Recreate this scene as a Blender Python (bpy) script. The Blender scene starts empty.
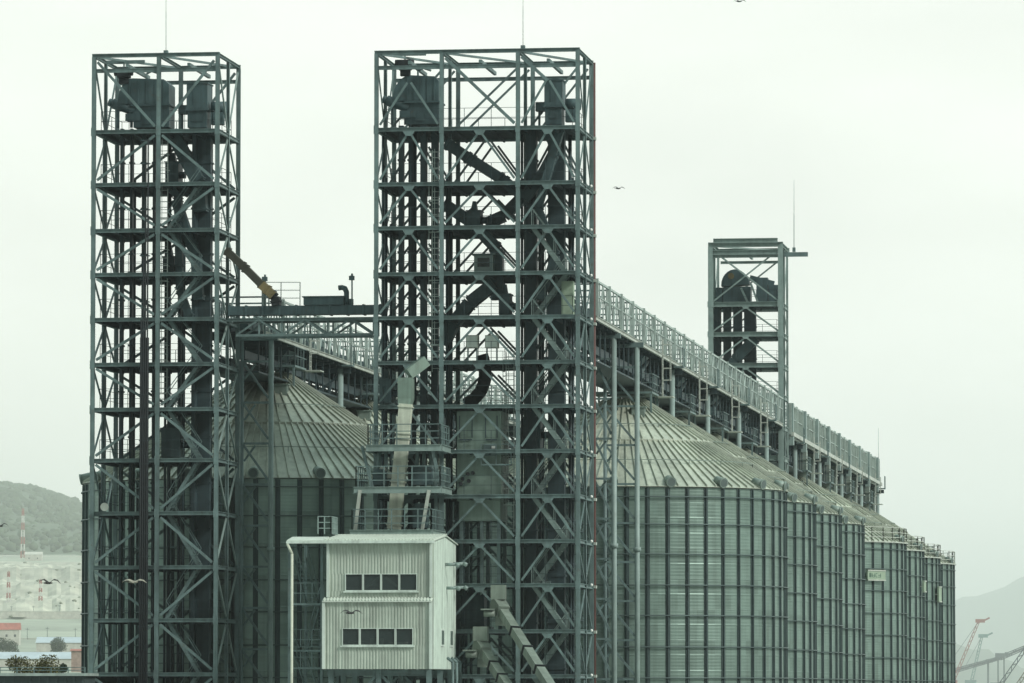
import bpy, math, random
from mathutils import Vector, Matrix
random.seed(7)
PI = math.pi
scene = bpy.context.scene
COL = scene.collection

# ------------------------------------------------------------------ camera
F = 5300.0                         # focal length in pixels of a 1024 px wide frame
TH = math.atan(723 / F)            # the rows of silos run 7.8 degrees to the right of the view
PT = math.atan(344.5 / F)          # slight upward pitch
H = 12.0
FH = Vector((-math.sin(TH), math.cos(TH), 0))
RT = Vector((math.cos(TH), math.sin(TH), 0))
FW = FH * math.cos(PT) + Vector((0, 0, math.sin(PT)))
UP = FH * -math.sin(PT) + Vector((0, 0, math.cos(PT)))
CP = Vector((0, 0, H))

def ray(px, py):
    return FW + RT * ((px - 512) / F) + UP * ((341.5 - py) / F)
def P(px, py, v):                  # the point of the plane Y = v seen at a place of the photo
    d = ray(px, py)
    return CP + d * (v / d.y)
def Dp(px, py, dist):
    return CP + ray(px, py) * dist
def Z(py, v, px=450):
    return P(px, py, v).z
def U(px, v, py=400):
    return P(px, py, v).x

cam = bpy.data.cameras.new('camera')
cam.sensor_width = 36
cam.lens = F / 1024 * 36
cam.clip_start = 1
cam.clip_end = 60000
co = bpy.data.objects.new('camera', cam)
m = Matrix.Identity(4)
for i in range(3):
    m[i][0] = RT[i]; m[i][1] = UP[i]; m[i][2] = -FW[i]; m[i][3] = CP[i]
co.matrix_world = m
COL.objects.link(co)
scene.camera = co

# ------------------------------------------------------------------ materials
MATS = {}
def mat(name, col, rough=.6, metal=0.0, var=.25, scale=.6, streak=.0, bump=0.0, bscale=8, spec=.4, tint=None, rust=0.0, attr=False):
    m = bpy.data.materials.new(name); m.use_nodes = True
    nt = m.node_tree; N = nt.nodes; L = nt.links
    b = N['Principled BSDF']
    b.inputs['Roughness'].default_value = rough
    b.inputs['Metallic'].default_value = metal
    b.inputs['Specular IOR Level'].default_value = spec
    tc = N.new('ShaderNodeTexCoord')
    geo = N.new('ShaderNodeNewGeometry')
    n1 = N.new('ShaderNodeTexNoise'); n1.inputs['Scale'].default_value = scale; n1.inputs['Detail'].default_value = 6
    n1.inputs['Roughness'].default_value = .65
    L.new(geo.outputs['Position'], n1.inputs['Vector'])
    r1 = N.new('ShaderNodeMapRange'); r1.inputs['From Min'].default_value = .3; r1.inputs['From Max'].default_value = .7
    r1.inputs['To Min'].default_value = 1 - var; r1.inputs['To Max'].default_value = 1 + var
    L.new(n1.outputs['Fac'], r1.inputs['Value'])
    rgb = N.new('ShaderNodeRGB'); rgb.outputs[0].default_value = (*col, 1)
    mul = N.new('ShaderNodeVectorMath'); mul.operation = 'SCALE'
    L.new(rgb.outputs[0], mul.inputs[0]); L.new(r1.outputs[0], mul.inputs['Scale'])
    cur = mul.outputs[0]
    if attr:                       # no two bins have weathered alike
        oi = N.new('ShaderNodeObjectInfo'); ro_ = N.new('ShaderNodeMapRange'); ro_.inputs['To Min'].default_value = .86; ro_.inputs['To Max'].default_value = 1.12
        L.new(oi.outputs['Random'], ro_.inputs['Value'])
        m4 = N.new('ShaderNodeVectorMath'); m4.operation = 'SCALE'
        L.new(cur, m4.inputs[0]); L.new(ro_.outputs[0], m4.inputs['Scale']); cur = m4.outputs[0]
    if attr:                       # each sheet of metal has weathered a little differently
        at = N.new('ShaderNodeAttribute'); at.attribute_name = 'tone'
        ra = N.new('ShaderNodeMapRange'); ra.inputs['To Min'].default_value = .84; ra.inputs['To Max'].default_value = 1.12
        L.new(at.outputs['Fac'], ra.inputs['Value'])
        m2 = N.new('ShaderNodeVectorMath'); m2.operation = 'SCALE'
        L.new(cur, m2.inputs[0]); L.new(ra.outputs[0], m2.inputs['Scale']); cur = m2.outputs[0]
    if streak:                     # run-off streaks, stretched along the vertical
        mp = N.new('ShaderNodeMapping'); mp.inputs['Scale'].default_value = (2.2, 2.2, .09)
        L.new(geo.outputs['Position'], mp.inputs['Vector'])
        n2 = N.new('ShaderNodeTexNoise'); n2.inputs['Scale'].default_value = 1.6; n2.inputs['Detail'].default_value = 5
        L.new(mp.outputs[0], n2.inputs['Vector'])
        r2 = N.new('ShaderNodeMapRange'); r2.inputs['From Min'].default_value = .42; r2.inputs['From Max'].default_value = .72
        r2.inputs['To Min'].default_value = 1; r2.inputs['To Max'].default_value = 1 - streak
        L.new(n2.outputs['Fac'], r2.inputs['Value'])
        m3 = N.new('ShaderNodeVectorMath'); m3.operation = 'SCALE'
        L.new(cur, m3.inputs[0]); L.new(r2.outputs[0], m3.inputs['Scale']); cur = m3.outputs[0]
    if rust:
        n3 = N.new('ShaderNodeTexNoise'); n3.inputs['Scale'].default_value = 1.7; n3.inputs['Detail'].default_value = 8
        n3.inputs['Roughness'].default_value = .75
        L.new(geo.outputs['Position'], n3.inputs['Vector'])
        r3 = N.new('ShaderNodeMapRange'); r3.inputs['From Min'].default_value = .58; r3.inputs['From Max'].default_value = .70
        r3.inputs['To Min'].default_value = 0; r3.inputs['To Max'].default_value = rust
        L.new(n3.outputs['Fac'], r3.inputs['Value'])
        mx = N.new('ShaderNodeMix'); mx.data_type = 'RGBA'
        L.new(r3.outputs[0], mx.inputs[0]); L.new(cur, mx.inputs[6]); mx.inputs[7].default_value = (.09, .06, .04, 1)
        cur = mx.outputs[2]
    L.new(cur, b.inputs['Base Color'])
    if bump:
        nb = N.new('ShaderNodeTexNoise'); nb.inputs['Scale'].default_value = bscale; nb.inputs['Detail'].default_value = 4
        L.new(geo.outputs['Position'], nb.inputs['Vector'])
        bp = N.new('ShaderNodeBump'); bp.inputs['Strength'].default_value = bump; bp.inputs['Distance'].default_value = .05
        L.new(nb.outputs['Fac'], bp.inputs['Height']); L.new(bp.outputs[0], b.inputs['Normal'])
    MATS[name] = m
    return m

STEEL = mat('painted_steel', (.13, .194, .187), .55, .0, .3, .9, .3, rust=.5)
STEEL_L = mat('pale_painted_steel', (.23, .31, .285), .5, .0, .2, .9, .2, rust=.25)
DECK = mat('deck_grating', (.035, .056, .06), .8, .0, .3, 1.2)
MACH = mat('machine_paint', (.055, .098, .102), .55, .0, .25, 1.0, .35, rust=.4)
LEG = mat('elevator_leg_paint', (.036, .064, .07), .55, .0, .25, .8, .3)
DARK = mat('black_rubber_cable', (.011, .016, .018), .7, .0, .3, 2)
CAB = mat('cabinet_paint', (.18, .255, .21), .5, .0, .15, .8, .3, rust=.3)
GALV0 = 0
GALV = mat('galvanised_sheet', (.215, .305, .262), .42, .45, .18, .25, .22, bump=.10, bscale=3, attr=True)
def corrugate(m):                  # horizontal corrugation of the wall sheets
    nt = m.node_tree; N = nt.nodes; L = nt.links; b = N['Principled BSDF']
    geo = N.new('ShaderNodeNewGeometry'); wv = N.new('ShaderNodeTexWave'); wv.wave_type = 'BANDS'; wv.bands_direction = 'Z'
    wv.inputs['Scale'].default_value = 1.55; wv.inputs['Distortion'].default_value = .0
    L.new(geo.outputs['Position'], wv.inputs['Vector'])
    bp = N.new('ShaderNodeBump'); bp.inputs['Strength'].default_value = .3; bp.inputs['Distance'].default_value = .02
    L.new(wv.outputs['Fac'], bp.inputs['Height'])
    old = b.inputs['Normal'].links[0].from_node
    L.new(old.outputs[0], bp.inputs['Normal']); L.new(bp.outputs[0], b.inputs['Normal'])
corrugate(GALV)
RIB = mat('galvanised_stiffener', (.050, .080, .078), .55, .3, .25, .9, .2)
RING = mat('wind_ring_steel', (.075, .11, .105), .5, .5, .2, .9)
ROOF = mat('roof_sheet', (.43, .475, .385), .5, .2, .28, .35, .25, rust=.08, attr=True)
VENT = mat('vent_sheet', (.20, .26, .225), .55, .3, .25, 1.5)
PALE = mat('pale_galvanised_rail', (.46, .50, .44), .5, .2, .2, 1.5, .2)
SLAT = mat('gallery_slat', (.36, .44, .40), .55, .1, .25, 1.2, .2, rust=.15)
CLAD = mat('gallery_cladding', (.24, .30, .26), .6, .1, .2, .9, .35, rust=.25)
WHITE = mat('white_siding', (.45, .52, .44), .5, .0, .14, .9, .34, rust=.14)
WHITE2 = mat('white_trim', (.64, .74, .66), .5, .0, .12, 1.2, .3)
WROOF = mat('white_roof_sheet', (.58, .65, .57), .55, .0, .12, 1.2, .1, rust=.08)
CHUTE = mat('pale_chute_sheet', (.58, .63, .51), .55, .0, .2, 1.2, .25, rust=.08)
CONV = mat('conveyor_cover', (.19, .235, .195), .55, .1, .2, 1.2, .25, rust=.2)
YELL = mat('ochre_chute', (.17, .14, .065), .65, .0, .3, 1.4, .2, rust=.6)
RUSTC = mat('rusty_chute', (.05, .052, .037), .65, .0, .3, 1.4, .2, rust=.5)
BROWN = mat('red_brown_pipe', (.085, .035, .028), .6, .0, .25, 1.0)
PALE_G = mat('pale_gloss', (.75, .78, .72), .25, .0, .05, 2)
VENTD = mat('vent_mouth', (.10, .135, .125), .8)
DARKIN = mat('dark_interior', (.035, .045, .045), .9, .0, .2, 1)
SHED = mat('shed_sheet', (.045, .065, .065), .7, .0, .2, .5, .2)
BIRD = mat('bird_feather', (.03, .032, .03), .8, .0, .3, 8)
BIRD_P = mat('pale_bird_feather', (.25, .25, .2), .8, .0, .3, 8)
GROUND = mat('quay_concrete', (.34, .36, .34), .9, .0, .3, .02)
QUARRY = mat('quarry_rock', (.40, .40, .32), .95, .0, .5, .012, .0, bump=.5, bscale=.05)
FIELD = mat('dry_terrace', (.30, .33, .26), .95, .0, .35, .012)
FOREST = mat('forest_leaves', (.055, .085, .045), .95, .0, .45, .02)
LEAFY = mat('ochre_leaves', (.115, .11, .03), .9, .0, .5, 2.0)
LEAFG = mat('green_leaves', (.05, .08, .04), .9, .0, .5, 1.0)
SCRUB = mat('dry_scrub', (.15, .17, .11), .95)
BARK = mat('bark', (.06, .05, .04), .95, .0, .3, 3)
RED = mat('signal_red', (.32, .07, .05), .6, .0, .2, .3)
MWHITE = mat('mast_white', (.62, .62, .58), .6, .0, .1, .3)
RROOF = mat('red_tile', (.36, .12, .09), .8, .0, .3, .4)
PLASTER = mat('plaster', (.5, .5, .44), .9, .0, .2, .3)
BLUEROOF = mat('bluish_roof_sheet', (.40, .47, .50), .6, .0, .15, .1)
CR_RED = mat('crane_red', (.30, .10, .075), .6, .0, .2, .3)
CR_GRN = mat('crane_green', (.10, .20, .18), .6, .0, .2, .3)
CR_GRY = mat('crane_grey', (.10, .12, .12), .6, .0, .2, .3)
CR_BRN = mat('crane_brown', (.16, .13, .09), .6, .0, .2, .3)
SIGN = mat('sign_sheet', (.28, .37, .27), .6, .0, .12, 1.5)
SIGNT = mat('sign_paint', (.06, .13, .10), .6, .0, .2, 2)

def glass_mat():
    m = bpy.data.materials.new('window_glass'); m.use_nodes = True
    nt = m.node_tree; N = nt.nodes; L = nt.links
    b = N['Principled BSDF']; b.inputs['Base Color'].default_value = (.055, .08, .078, 1); b.inputs['Roughness'].default_value = .12
    n = N.new('ShaderNodeTexNoise'); n.inputs['Scale'].default_value = .7
    bp = N.new('ShaderNodeBump'); bp.inputs['Strength'].default_value = .05
    L.new(n.outputs['Fac'], bp.inputs['Height']); L.new(bp.outputs[0], b.inputs['Normal'])
    t = N.new('ShaderNodeBsdfTransparent'); t.inputs[0].default_value = (.75, .8, .78, 1)
    mx = N.new('ShaderNodeMixShader'); mx.inputs[0].default_value = .5
    L.new(t.outputs[0], mx.inputs[1]); L.new(b.outputs[0], mx.inputs[2])
    L.new(mx.outputs[0], N['Material Output'].inputs['Surface'])
    return m
GLASS = glass_mat()

# ------------------------------------------------------------------ mesh helpers
class MB:
    def __init__(s):
        s.v = []; s.f = []; s.sm = []; s.tone = []; s.mi = []
        s.mats = []; s.cur = 0
    def use(s, m):
        if m not in s.mats: s.mats.append(m)
        s.cur = s.mats.index(m); return s
    def face(s, idx, smooth=False, tone=.5):
        s.f.append(idx); s.sm.append(smooth); s.tone.append(tone); s.mi.append(s.cur)
    def hexa(s, p):                # 8 corners: bottom 4 ccw, top 4
        o = len(s.v); s.v += [Vector(q) for q in p]
        for q in ((3, 2, 1, 0), (4, 5, 6, 7), (0, 1, 5, 4), (1, 2, 6, 5), (2, 3, 7, 6), (3, 0, 4, 7)):
            s.face(tuple(o + i for i in q))
        return s
    def box(s, a, b):
        x0, x1 = sorted((a[0], b[0])); y0, y1 = sorted((a[1], b[1])); z0, z1 = sorted((a[2], b[2]))
        return s.hexa([(x0, y0, z0), (x1, y0, z0), (x1, y1, z0), (x0, y1, z0), (x0, y0, z1), (x1, y0, z1), (x1, y1, z1), (x0, y1, z1)])
    def frame(s, p0, p1, up=(0, 0, 1)):
        p0 = Vector(p0); p1 = Vector(p1); d = (p1 - p0)
        t = d.normalized(); u = Vector(up)
        if abs(t.dot(u)) > .99: u = Vector((0, 1, 0))
        a = t.cross(u).normalized(); b = a.cross(t).normalized()
        return p0, p1, t, a, b
    def bar(s, p0, p1, w, h, up=(0, 0, 1)):       # w across, h along up
        p0, p1, t, a, b = s.frame(p0, p1, up)
        A = a * w / 2; B = b * h / 2
        return s.hexa([p0 - A - B, p0 + A - B, p0 + A + B, p0 - A + B, p1 - A - B, p1 + A - B, p1 + A + B, p1 - A + B])
    def hbeam(s, p0, p1, w, h, up=(0, 0, 1), tf=.03):  # H section: flanges w wide, h apart along up
        p0, p1, t, a, b = s.frame(p0, p1, up)
        o = b * (h / 2 - tf / 2)
        s.bar(p0 + o, p1 + o, w, tf, b); s.bar(p0 - o, p1 - o, w, tf, b)
        q = b * 0
        s.bar(p0 + q, p1 + q, tf, h - 2 * tf - .002, b)
        return s
    def tube(s, p0, p1, r, n=8, r1=None, caps=True):
        p0, p1, t, a, b = s.frame(p0, p1)
        r1 = r if r1 is None else r1
        o = len(s.v)
        for k in range(n):
            c = math.cos(2 * PI * k / n); d = math.sin(2 * PI * k / n)
            s.v.append(p0 + a * c * r + b * d * r); s.v.append(p1 + a * c * r1 + b * d * r1)
        for k in range(n):
            j = (k + 1) % n
            s.face((o + 2 * k, o + 2 * j, o + 2 * j + 1, o + 2 * k + 1), True)
        if caps:
            s.face(tuple(o + 2 * k for k in reversed(range(n)))); s.face(tuple(o + 2 * k + 1 for k in range(n)))
        return s
    def path(s, pts, r, n=8):
        for a, b in zip(pts, pts[1:]): s.tube(a, b, r, n)
        return s
    def prism(s, poly, axis, a, b):  # poly of (p, q) in the plane across axis, extruded a..b
        o = len(s.v); n = len(poly)
        for w in (a, b):
            for p, q in poly:
                s.v.append(Vector((p, w, q)) if axis == 'y' else Vector((w, p, q)) if axis == 'x' else Vector((p, q, w)))
        s.face(tuple(range(o, o + n))); s.face(tuple(range(o + 2 * n - 1, o + n - 1, -1)))
        for k in range(n):
            j = (k + 1) % n
            s.face((o + k, o + n + k, o + n + j, o + j))
        return s
    def blob(s, c, r, seg=7, rings=5, jit=.15, sq=(1, 1, 1)):
        c = Vector(c); o = len(s.v)
        for i in range(rings + 1):
            ph = PI * i / rings
            for k in range(seg):
                th = 2 * PI * k / seg
                q = r * (1 + random.uniform(-jit, jit))
                s.v.append(c + Vector((q * sq[0] * math.sin(ph) * math.cos(th), q * sq[1] * math.sin(ph) * math.sin(th), q * sq[2] * math.cos(ph))))
        for i in range(rings):
            for k in range(seg):
                j = (k + 1) % seg
                s.face((o + i * seg + k, o + (i + 1) * seg + k, o + (i + 1) * seg + j, o + i * seg + j), True, random.random())
        return s
    def rail(s, pts, h=1.1, sp=1.6, r=.015, mid=1):
        for a, b in zip(pts, pts[1:]):
            a = Vector(a); b = Vector(b); n = max(1, round((b - a).length / sp))
            for k in range(n + 1):
                q = a.lerp(b, k / n); s.bar(q, q + Vector((0, 0, h)), 2 * r, 2 * r)
            for k in range(mid + 1):
                dz = Vector((0, 0, h * (mid + 1 - k) / (mid + 1)))
                s.bar(a + dz, b + dz, 1.6 * r, 1.6 * r)
        return s

def root_of(o):
    while o.parent: o = o.parent
    return o
def tag(o, label=None, cat=None, group=None, kind=None):
    if label: o['label'] = label
    if cat: o['category'] = cat
    if group: o['group'] = group
    if kind: o['kind'] = kind
    return o
def build(name, mb, material, parent=None, label=None):
    me = bpy.data.meshes.new(name)
    off = Vector(root_of(parent).location) if parent else Vector((0, 0, 0))
    me.from_pydata([tuple(q - off) for q in mb.v], [], mb.f)
    me.polygons.foreach_set('use_smooth', mb.sm)
    if mb.mats:
        for q in mb.mats: me.materials.append(q)
        me.polygons.foreach_set('material_index', mb.mi)
    else:
        me.materials.append(material)
    if material in (GALV, ROOF):
        a = me.attributes.new('tone', 'FLOAT', 'FACE'); a.data.foreach_set('value', mb.tone)
    me.update()
    o = bpy.data.objects.new(name, me); COL.objects.link(o)
    if parent: o.parent = parent
    if label: o['label'] = label
    return o
def thing(name, label, cat, loc, group=None):
    o = bpy.data.objects.new(name, None); COL.objects.link(o); o.location = Vector(loc)
    o.empty_display_size = .5
    return tag(o, label, cat, group)
def copy_tree(o, parent=None):
    c = o.copy(); COL.objects.link(c)
    c.parent = parent
    for ch in list(o.children): copy_tree(ch, c)
    return c

# ------------------------------------------------------------------ layout of the plant (metres; rows run along +Y)
VF = 291.7                                     # front plane of the two big towers
UR = -37.75                                    # axis of the right row
UL = -56.95                                    # axis of the left row
UM = [U(376, VF), U(441.5, VF), U(518, VF), U(578, VF)]
ULT = [U(92.5, VF), U(157.5, VF), U(216.5, VF)]
VB = VF + 6.3
ROWV = [328.9 + 23.2 * k for k in range(4)] + [328.9 + 121 + 26 * k for k in range(4)]

# ------------------------------------------------------------------ steel towers
def tower(name, label, us, vf, vb, zs, style, cw=.30, mid=True, S=None, cb=None, ztop_extra=0, floors=None, open_top=True):
    STEEL = S or MATS['painted_steel']
    t = thing(name, label, 'tower', ((us[0] + us[-1]) / 2, (vf + vb) / 2, 0))
    vm = (vf + vb) / 2
    ztop = zs[0]
    for u in us:
        for v in (vf, vb):
            cq = cb if cb and v == vb else cw
            build('column', MB().hbeam((u, v, 0), (u, v, ztop), cq, cq, (0, 1, 0)), STEEL, t)
    if mid:
        for u in (us[0], us[-1]):
            build('column', MB().hbeam((u, vm, 0), (u, vm, ztop), (cb or cw * .8), (cb or cw * .8), (1, 0, 0)), STEEL, t)
    if len(us) == 4:
        for u in us[1:3]: build('column', MB().hbeam((u, vm, 0), (u, vm, ztop), cw * .8, cw * .8, (1, 0, 0)), STEEL, t)
    hb = cw * .95
    # crown beams
    b = MB()
    e = cw / 2 + .004
    for v in (vf, vb):
        b.hbeam((us[0] - e, v, ztop + hb / 2 + .003), (us[-1] + e, v, ztop + hb / 2 + .003), cw * .9, hb)
    for u in us:
        b.hbeam((u, vf + cw * .46, ztop + hb * .45), (u, vb - cw * .46, ztop + hb * .45), cw * .8, hb * .8)
    for k in range(len(us) - 1):
        um = (us[k] + us[k + 1]) / 2
        b.bar((us[k] + .2, vf + .4, ztop + hb * .3), (us[k + 1] - .2, vb - .4, ztop + hb * .3), .12, .12)
        b.bar((um, vf + cw * .46, ztop - .45), (um, vb - cw * .46, ztop - .45), .16, .2)
    for v in (vf, vb):
        b.hbeam((us[0] + cw * .51, v, ztop - .75), (us[-1] - cw * .51, v, ztop - .75), cw * .5, .22)
    build('crown_beam', b, STEEL, t)
    braces = []
    for i, z in enumerate(zs[1:], 1):
        zu = zs[i - 1]
        dk = MB()
        dk.box((us[0] + cw * .52, vf + cw * .55, z + .02), (us[-1] - cw * .52, vb - cw * .55, z + .07))
        for k in range(len(us) - 1):           # joists below the grating
            n = 4
            for q in range(n):
                x = us[k] + (us[k + 1] - us[k]) * (q + .5) / n
                dk.bar((x, vf + cw * .55, z - .10), (x, vb - cw * .55, z - .10), .09, .2)
        pl = build('platform', dk, DECK, t)
        fb = MB()
        for v in (vf, vb):
            for k in range(len(us) - 1):
                fb.hbeam((us[k] + cw * .51, v, z - .02), (us[k + 1] - cw * .51, v, z - .02), cw * .8, hb)
        for u in (us[0], us[-1]):
            for a, c in ((vf, vm), (vm, vb)) if mid else ((vf, vb),):
                fb.hbeam((u, a + cw * .52, z - .02), (u, c - cw * .52, z - .02), cw * .7, hb)
        for u in us:                           # gusset plates at the joints
            for v, sg in ((vf, -1),):
                fb.box((u - cw * .62, v + sg * (cw * .5 + .02), z - .26), (u + cw * .62, v + sg * (cw * .5 + .005), z + .22))
        if style == 'chevron':
            for k in range(len(us) - 1):
                um = (us[k] + us[k + 1]) / 2
                fb.prism([(um - .34, z - .14), (um + .34, z - .14), (um + .17, z - .40), (um - .17, z - .40)], 'y', vf - .15, vf - .12)
        build('edge_beam', fb, STEEL, pl)
        rl = MB()
        y0 = vf + .35; y1 = vb - .35; x0 = us[0] + .35; x1 = us[-1] - .35
        rl.rail([(x0, y0, z + .07), (x1, y0, z + .07), (x1, y1, z + .07), (x0, y1, z + .07), (x0, y0, z + .07)])
        build('railing', rl, LEG, pl)
        # diagonals of this storey
        za, zb = zu - .25, z + .25
        vz = i % 2 == 1
        w = .145 if style == 'alternate' else .12
        def br(p0, p1, w=w):
            braces.append((p0, p1, w))
        for v, pri in ((vf - .02, 0), (vb, 2)) + (((vm, 4),) if len(us) == 4 else ()):
            if style == 'alternate':
                c = us[1]
                for k, u in ((0, us[0]), (1, us[2])):
                    s = .2 if u < c else -.2
                    p_out = (u + s, v, za if vz else zb); p_in = (c - s, v, zb if vz else za)
                    braces.append((p_out, p_in, w, pri))
            else:
                for k in range(len(us) - 1):
                    um = (us[k] + us[k + 1]) / 2
                    if i == 1 and style == 'chevron' and len(us) == 4:
                        if k == 1 or pri:
                            if pri: braces.append(((us[k + 1] - .2, v, za), (us[k] + .2, v, zb), w, pri))
                            else: braces.append(((us[k] + .2, v, za), (us[k + 1] - .2, v, zb), w * 1.5, pri))
                        else:
                            zh = (za + zb) / 2 + .5
                            braces.append(((um - .1, v, zh), (us[k] + .2, v, zb), w, pri)); braces.append(((um + .1, v, zh), (us[k + 1] - .2, v, zb), w, pri))
                            if k == 2: braces.append(((us[k] + .2, v, za), (um, v, zh), w * 1.5, pri))
                    elif i == 1:
                        braces.append(((us[k] + .2, v, za), (us[k + 1] - .2, v, zb), w, pri)); braces.append(((us[k + 1] - .2, v + .16, za), (us[k] + .2, v + .16, zb), w, pri))
                    else:
                        za2 = za - .12
                        braces.append(((um - .15, v, za2), (us[k] + .2, v, zb), w, pri)); braces.append(((um + .15, v, za2), (us[k + 1] - .2, v, zb), w, pri))
        if mid:
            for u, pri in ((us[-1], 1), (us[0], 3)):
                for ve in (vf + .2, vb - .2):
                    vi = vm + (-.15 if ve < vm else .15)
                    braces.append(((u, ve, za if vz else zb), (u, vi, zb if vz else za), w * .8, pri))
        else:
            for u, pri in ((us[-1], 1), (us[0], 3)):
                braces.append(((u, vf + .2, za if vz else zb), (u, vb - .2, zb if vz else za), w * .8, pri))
    braces.sort(key=lambda q: q[3])
    rest = MB()
    for k, (p0, p1, w, pri) in enumerate(braces):
        up = (0, 1, 0) if pri in (0, 2, 4) else (1, 0, 0)
        if k < 96:
            build('brace', MB().bar(p0, p1, w, w * .7, up), (PALE if len(us) == 4 else STEEL_L) if pri == 1 else STEEL, t)  # right side braces are paler: their highlights are put into the colour
        else:
            rest.bar(p0, p1, w, w * .7, up)
    if rest.f: tag(build('bracing', rest, STEEL, t), kind='stuff')
    return t

zL = [Z(y, VF, 150) for y in (57, 131, 184, 230, 274, 319, 364, 409, 460, 513, 567, 620, 674)]
zL += [zL[-1] - 2.9 * k for k in (1, 2, 3)]
zM = [Z(y, VF, 480) for y in (53, 128, 183, 227, 273, 317, 362, 406, 451, 496, 541, 585, 631, 676)]
zM += [zM[-1] - 2.5 * k for k in (1, 2, 3)]
tower('steel_tower', 'tall narrow lattice tower of grey green steel at the left edge of the plant', ULT, VF, VB, zL, 'alternate', .225)
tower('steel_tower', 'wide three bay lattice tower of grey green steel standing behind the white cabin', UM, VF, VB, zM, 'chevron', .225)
VR = 424.0
UT = [U(711, VR), U(781, VR)]
zR = [Z(y, VR, 745) for y in (247, 304, 334, 365, 396, 427, 458)]
zR += [zR[-1] - 2.5 * k for k in range(1, 8)]
rear = tower('steel_tower', 'small distant lattice tower with one bay rising between the silo rows at right', UT, VR, VR + 6.2, zR, 'chevron', .40, S=STEEL_L, cb=.18)  # paler steel colour stands in for haze over the far tower
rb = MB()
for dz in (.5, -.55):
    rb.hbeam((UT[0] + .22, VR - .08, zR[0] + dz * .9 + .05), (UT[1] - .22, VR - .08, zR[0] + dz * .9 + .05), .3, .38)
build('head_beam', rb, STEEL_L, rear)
ab = MB(); p = P(790, 254.5, VR + 3)
ab.bar((p.x - .5, p.y, p.z), (p.x + 1.45, p.y, p.z), .3, .35)
build('hoist_arm', ab, STEEL, rear)

# ------------------------------------------------------------------ thin masts
def antenna(px, y0, y1, v, label, r=.017):
    a = P(px, y1, v); b = P(px, y0, v)
    t = thing('antenna_mast', label, 'antenna', a, 'thin masts on top of the towers')
    build('rod', MB().tube(a, a.lerp(b, .5), r, 6).tube(a.lerp(b, .5), b, r * .7, 6, r * .4), STEEL, t)
    build('base_bracket', MB().box(a - Vector((.12, .12, .15)), a + Vector((.12, .12, .2))), STEEL, t)
antenna(166, -30, 54, VF + .3, 'thin antenna mast on the crown of the leftmost tower')
antenna(523, -30, 49, VF + .3, 'thin antenna mast on the crown of the wide middle tower')
antenna(794, 180, 250, VR + 3, 'thin antenna mast beside the top of the distant tower', .028)
antenna(878.5, 428, 520, 540, 'thin antenna mast at the far end of the clad gallery', .028)

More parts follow.
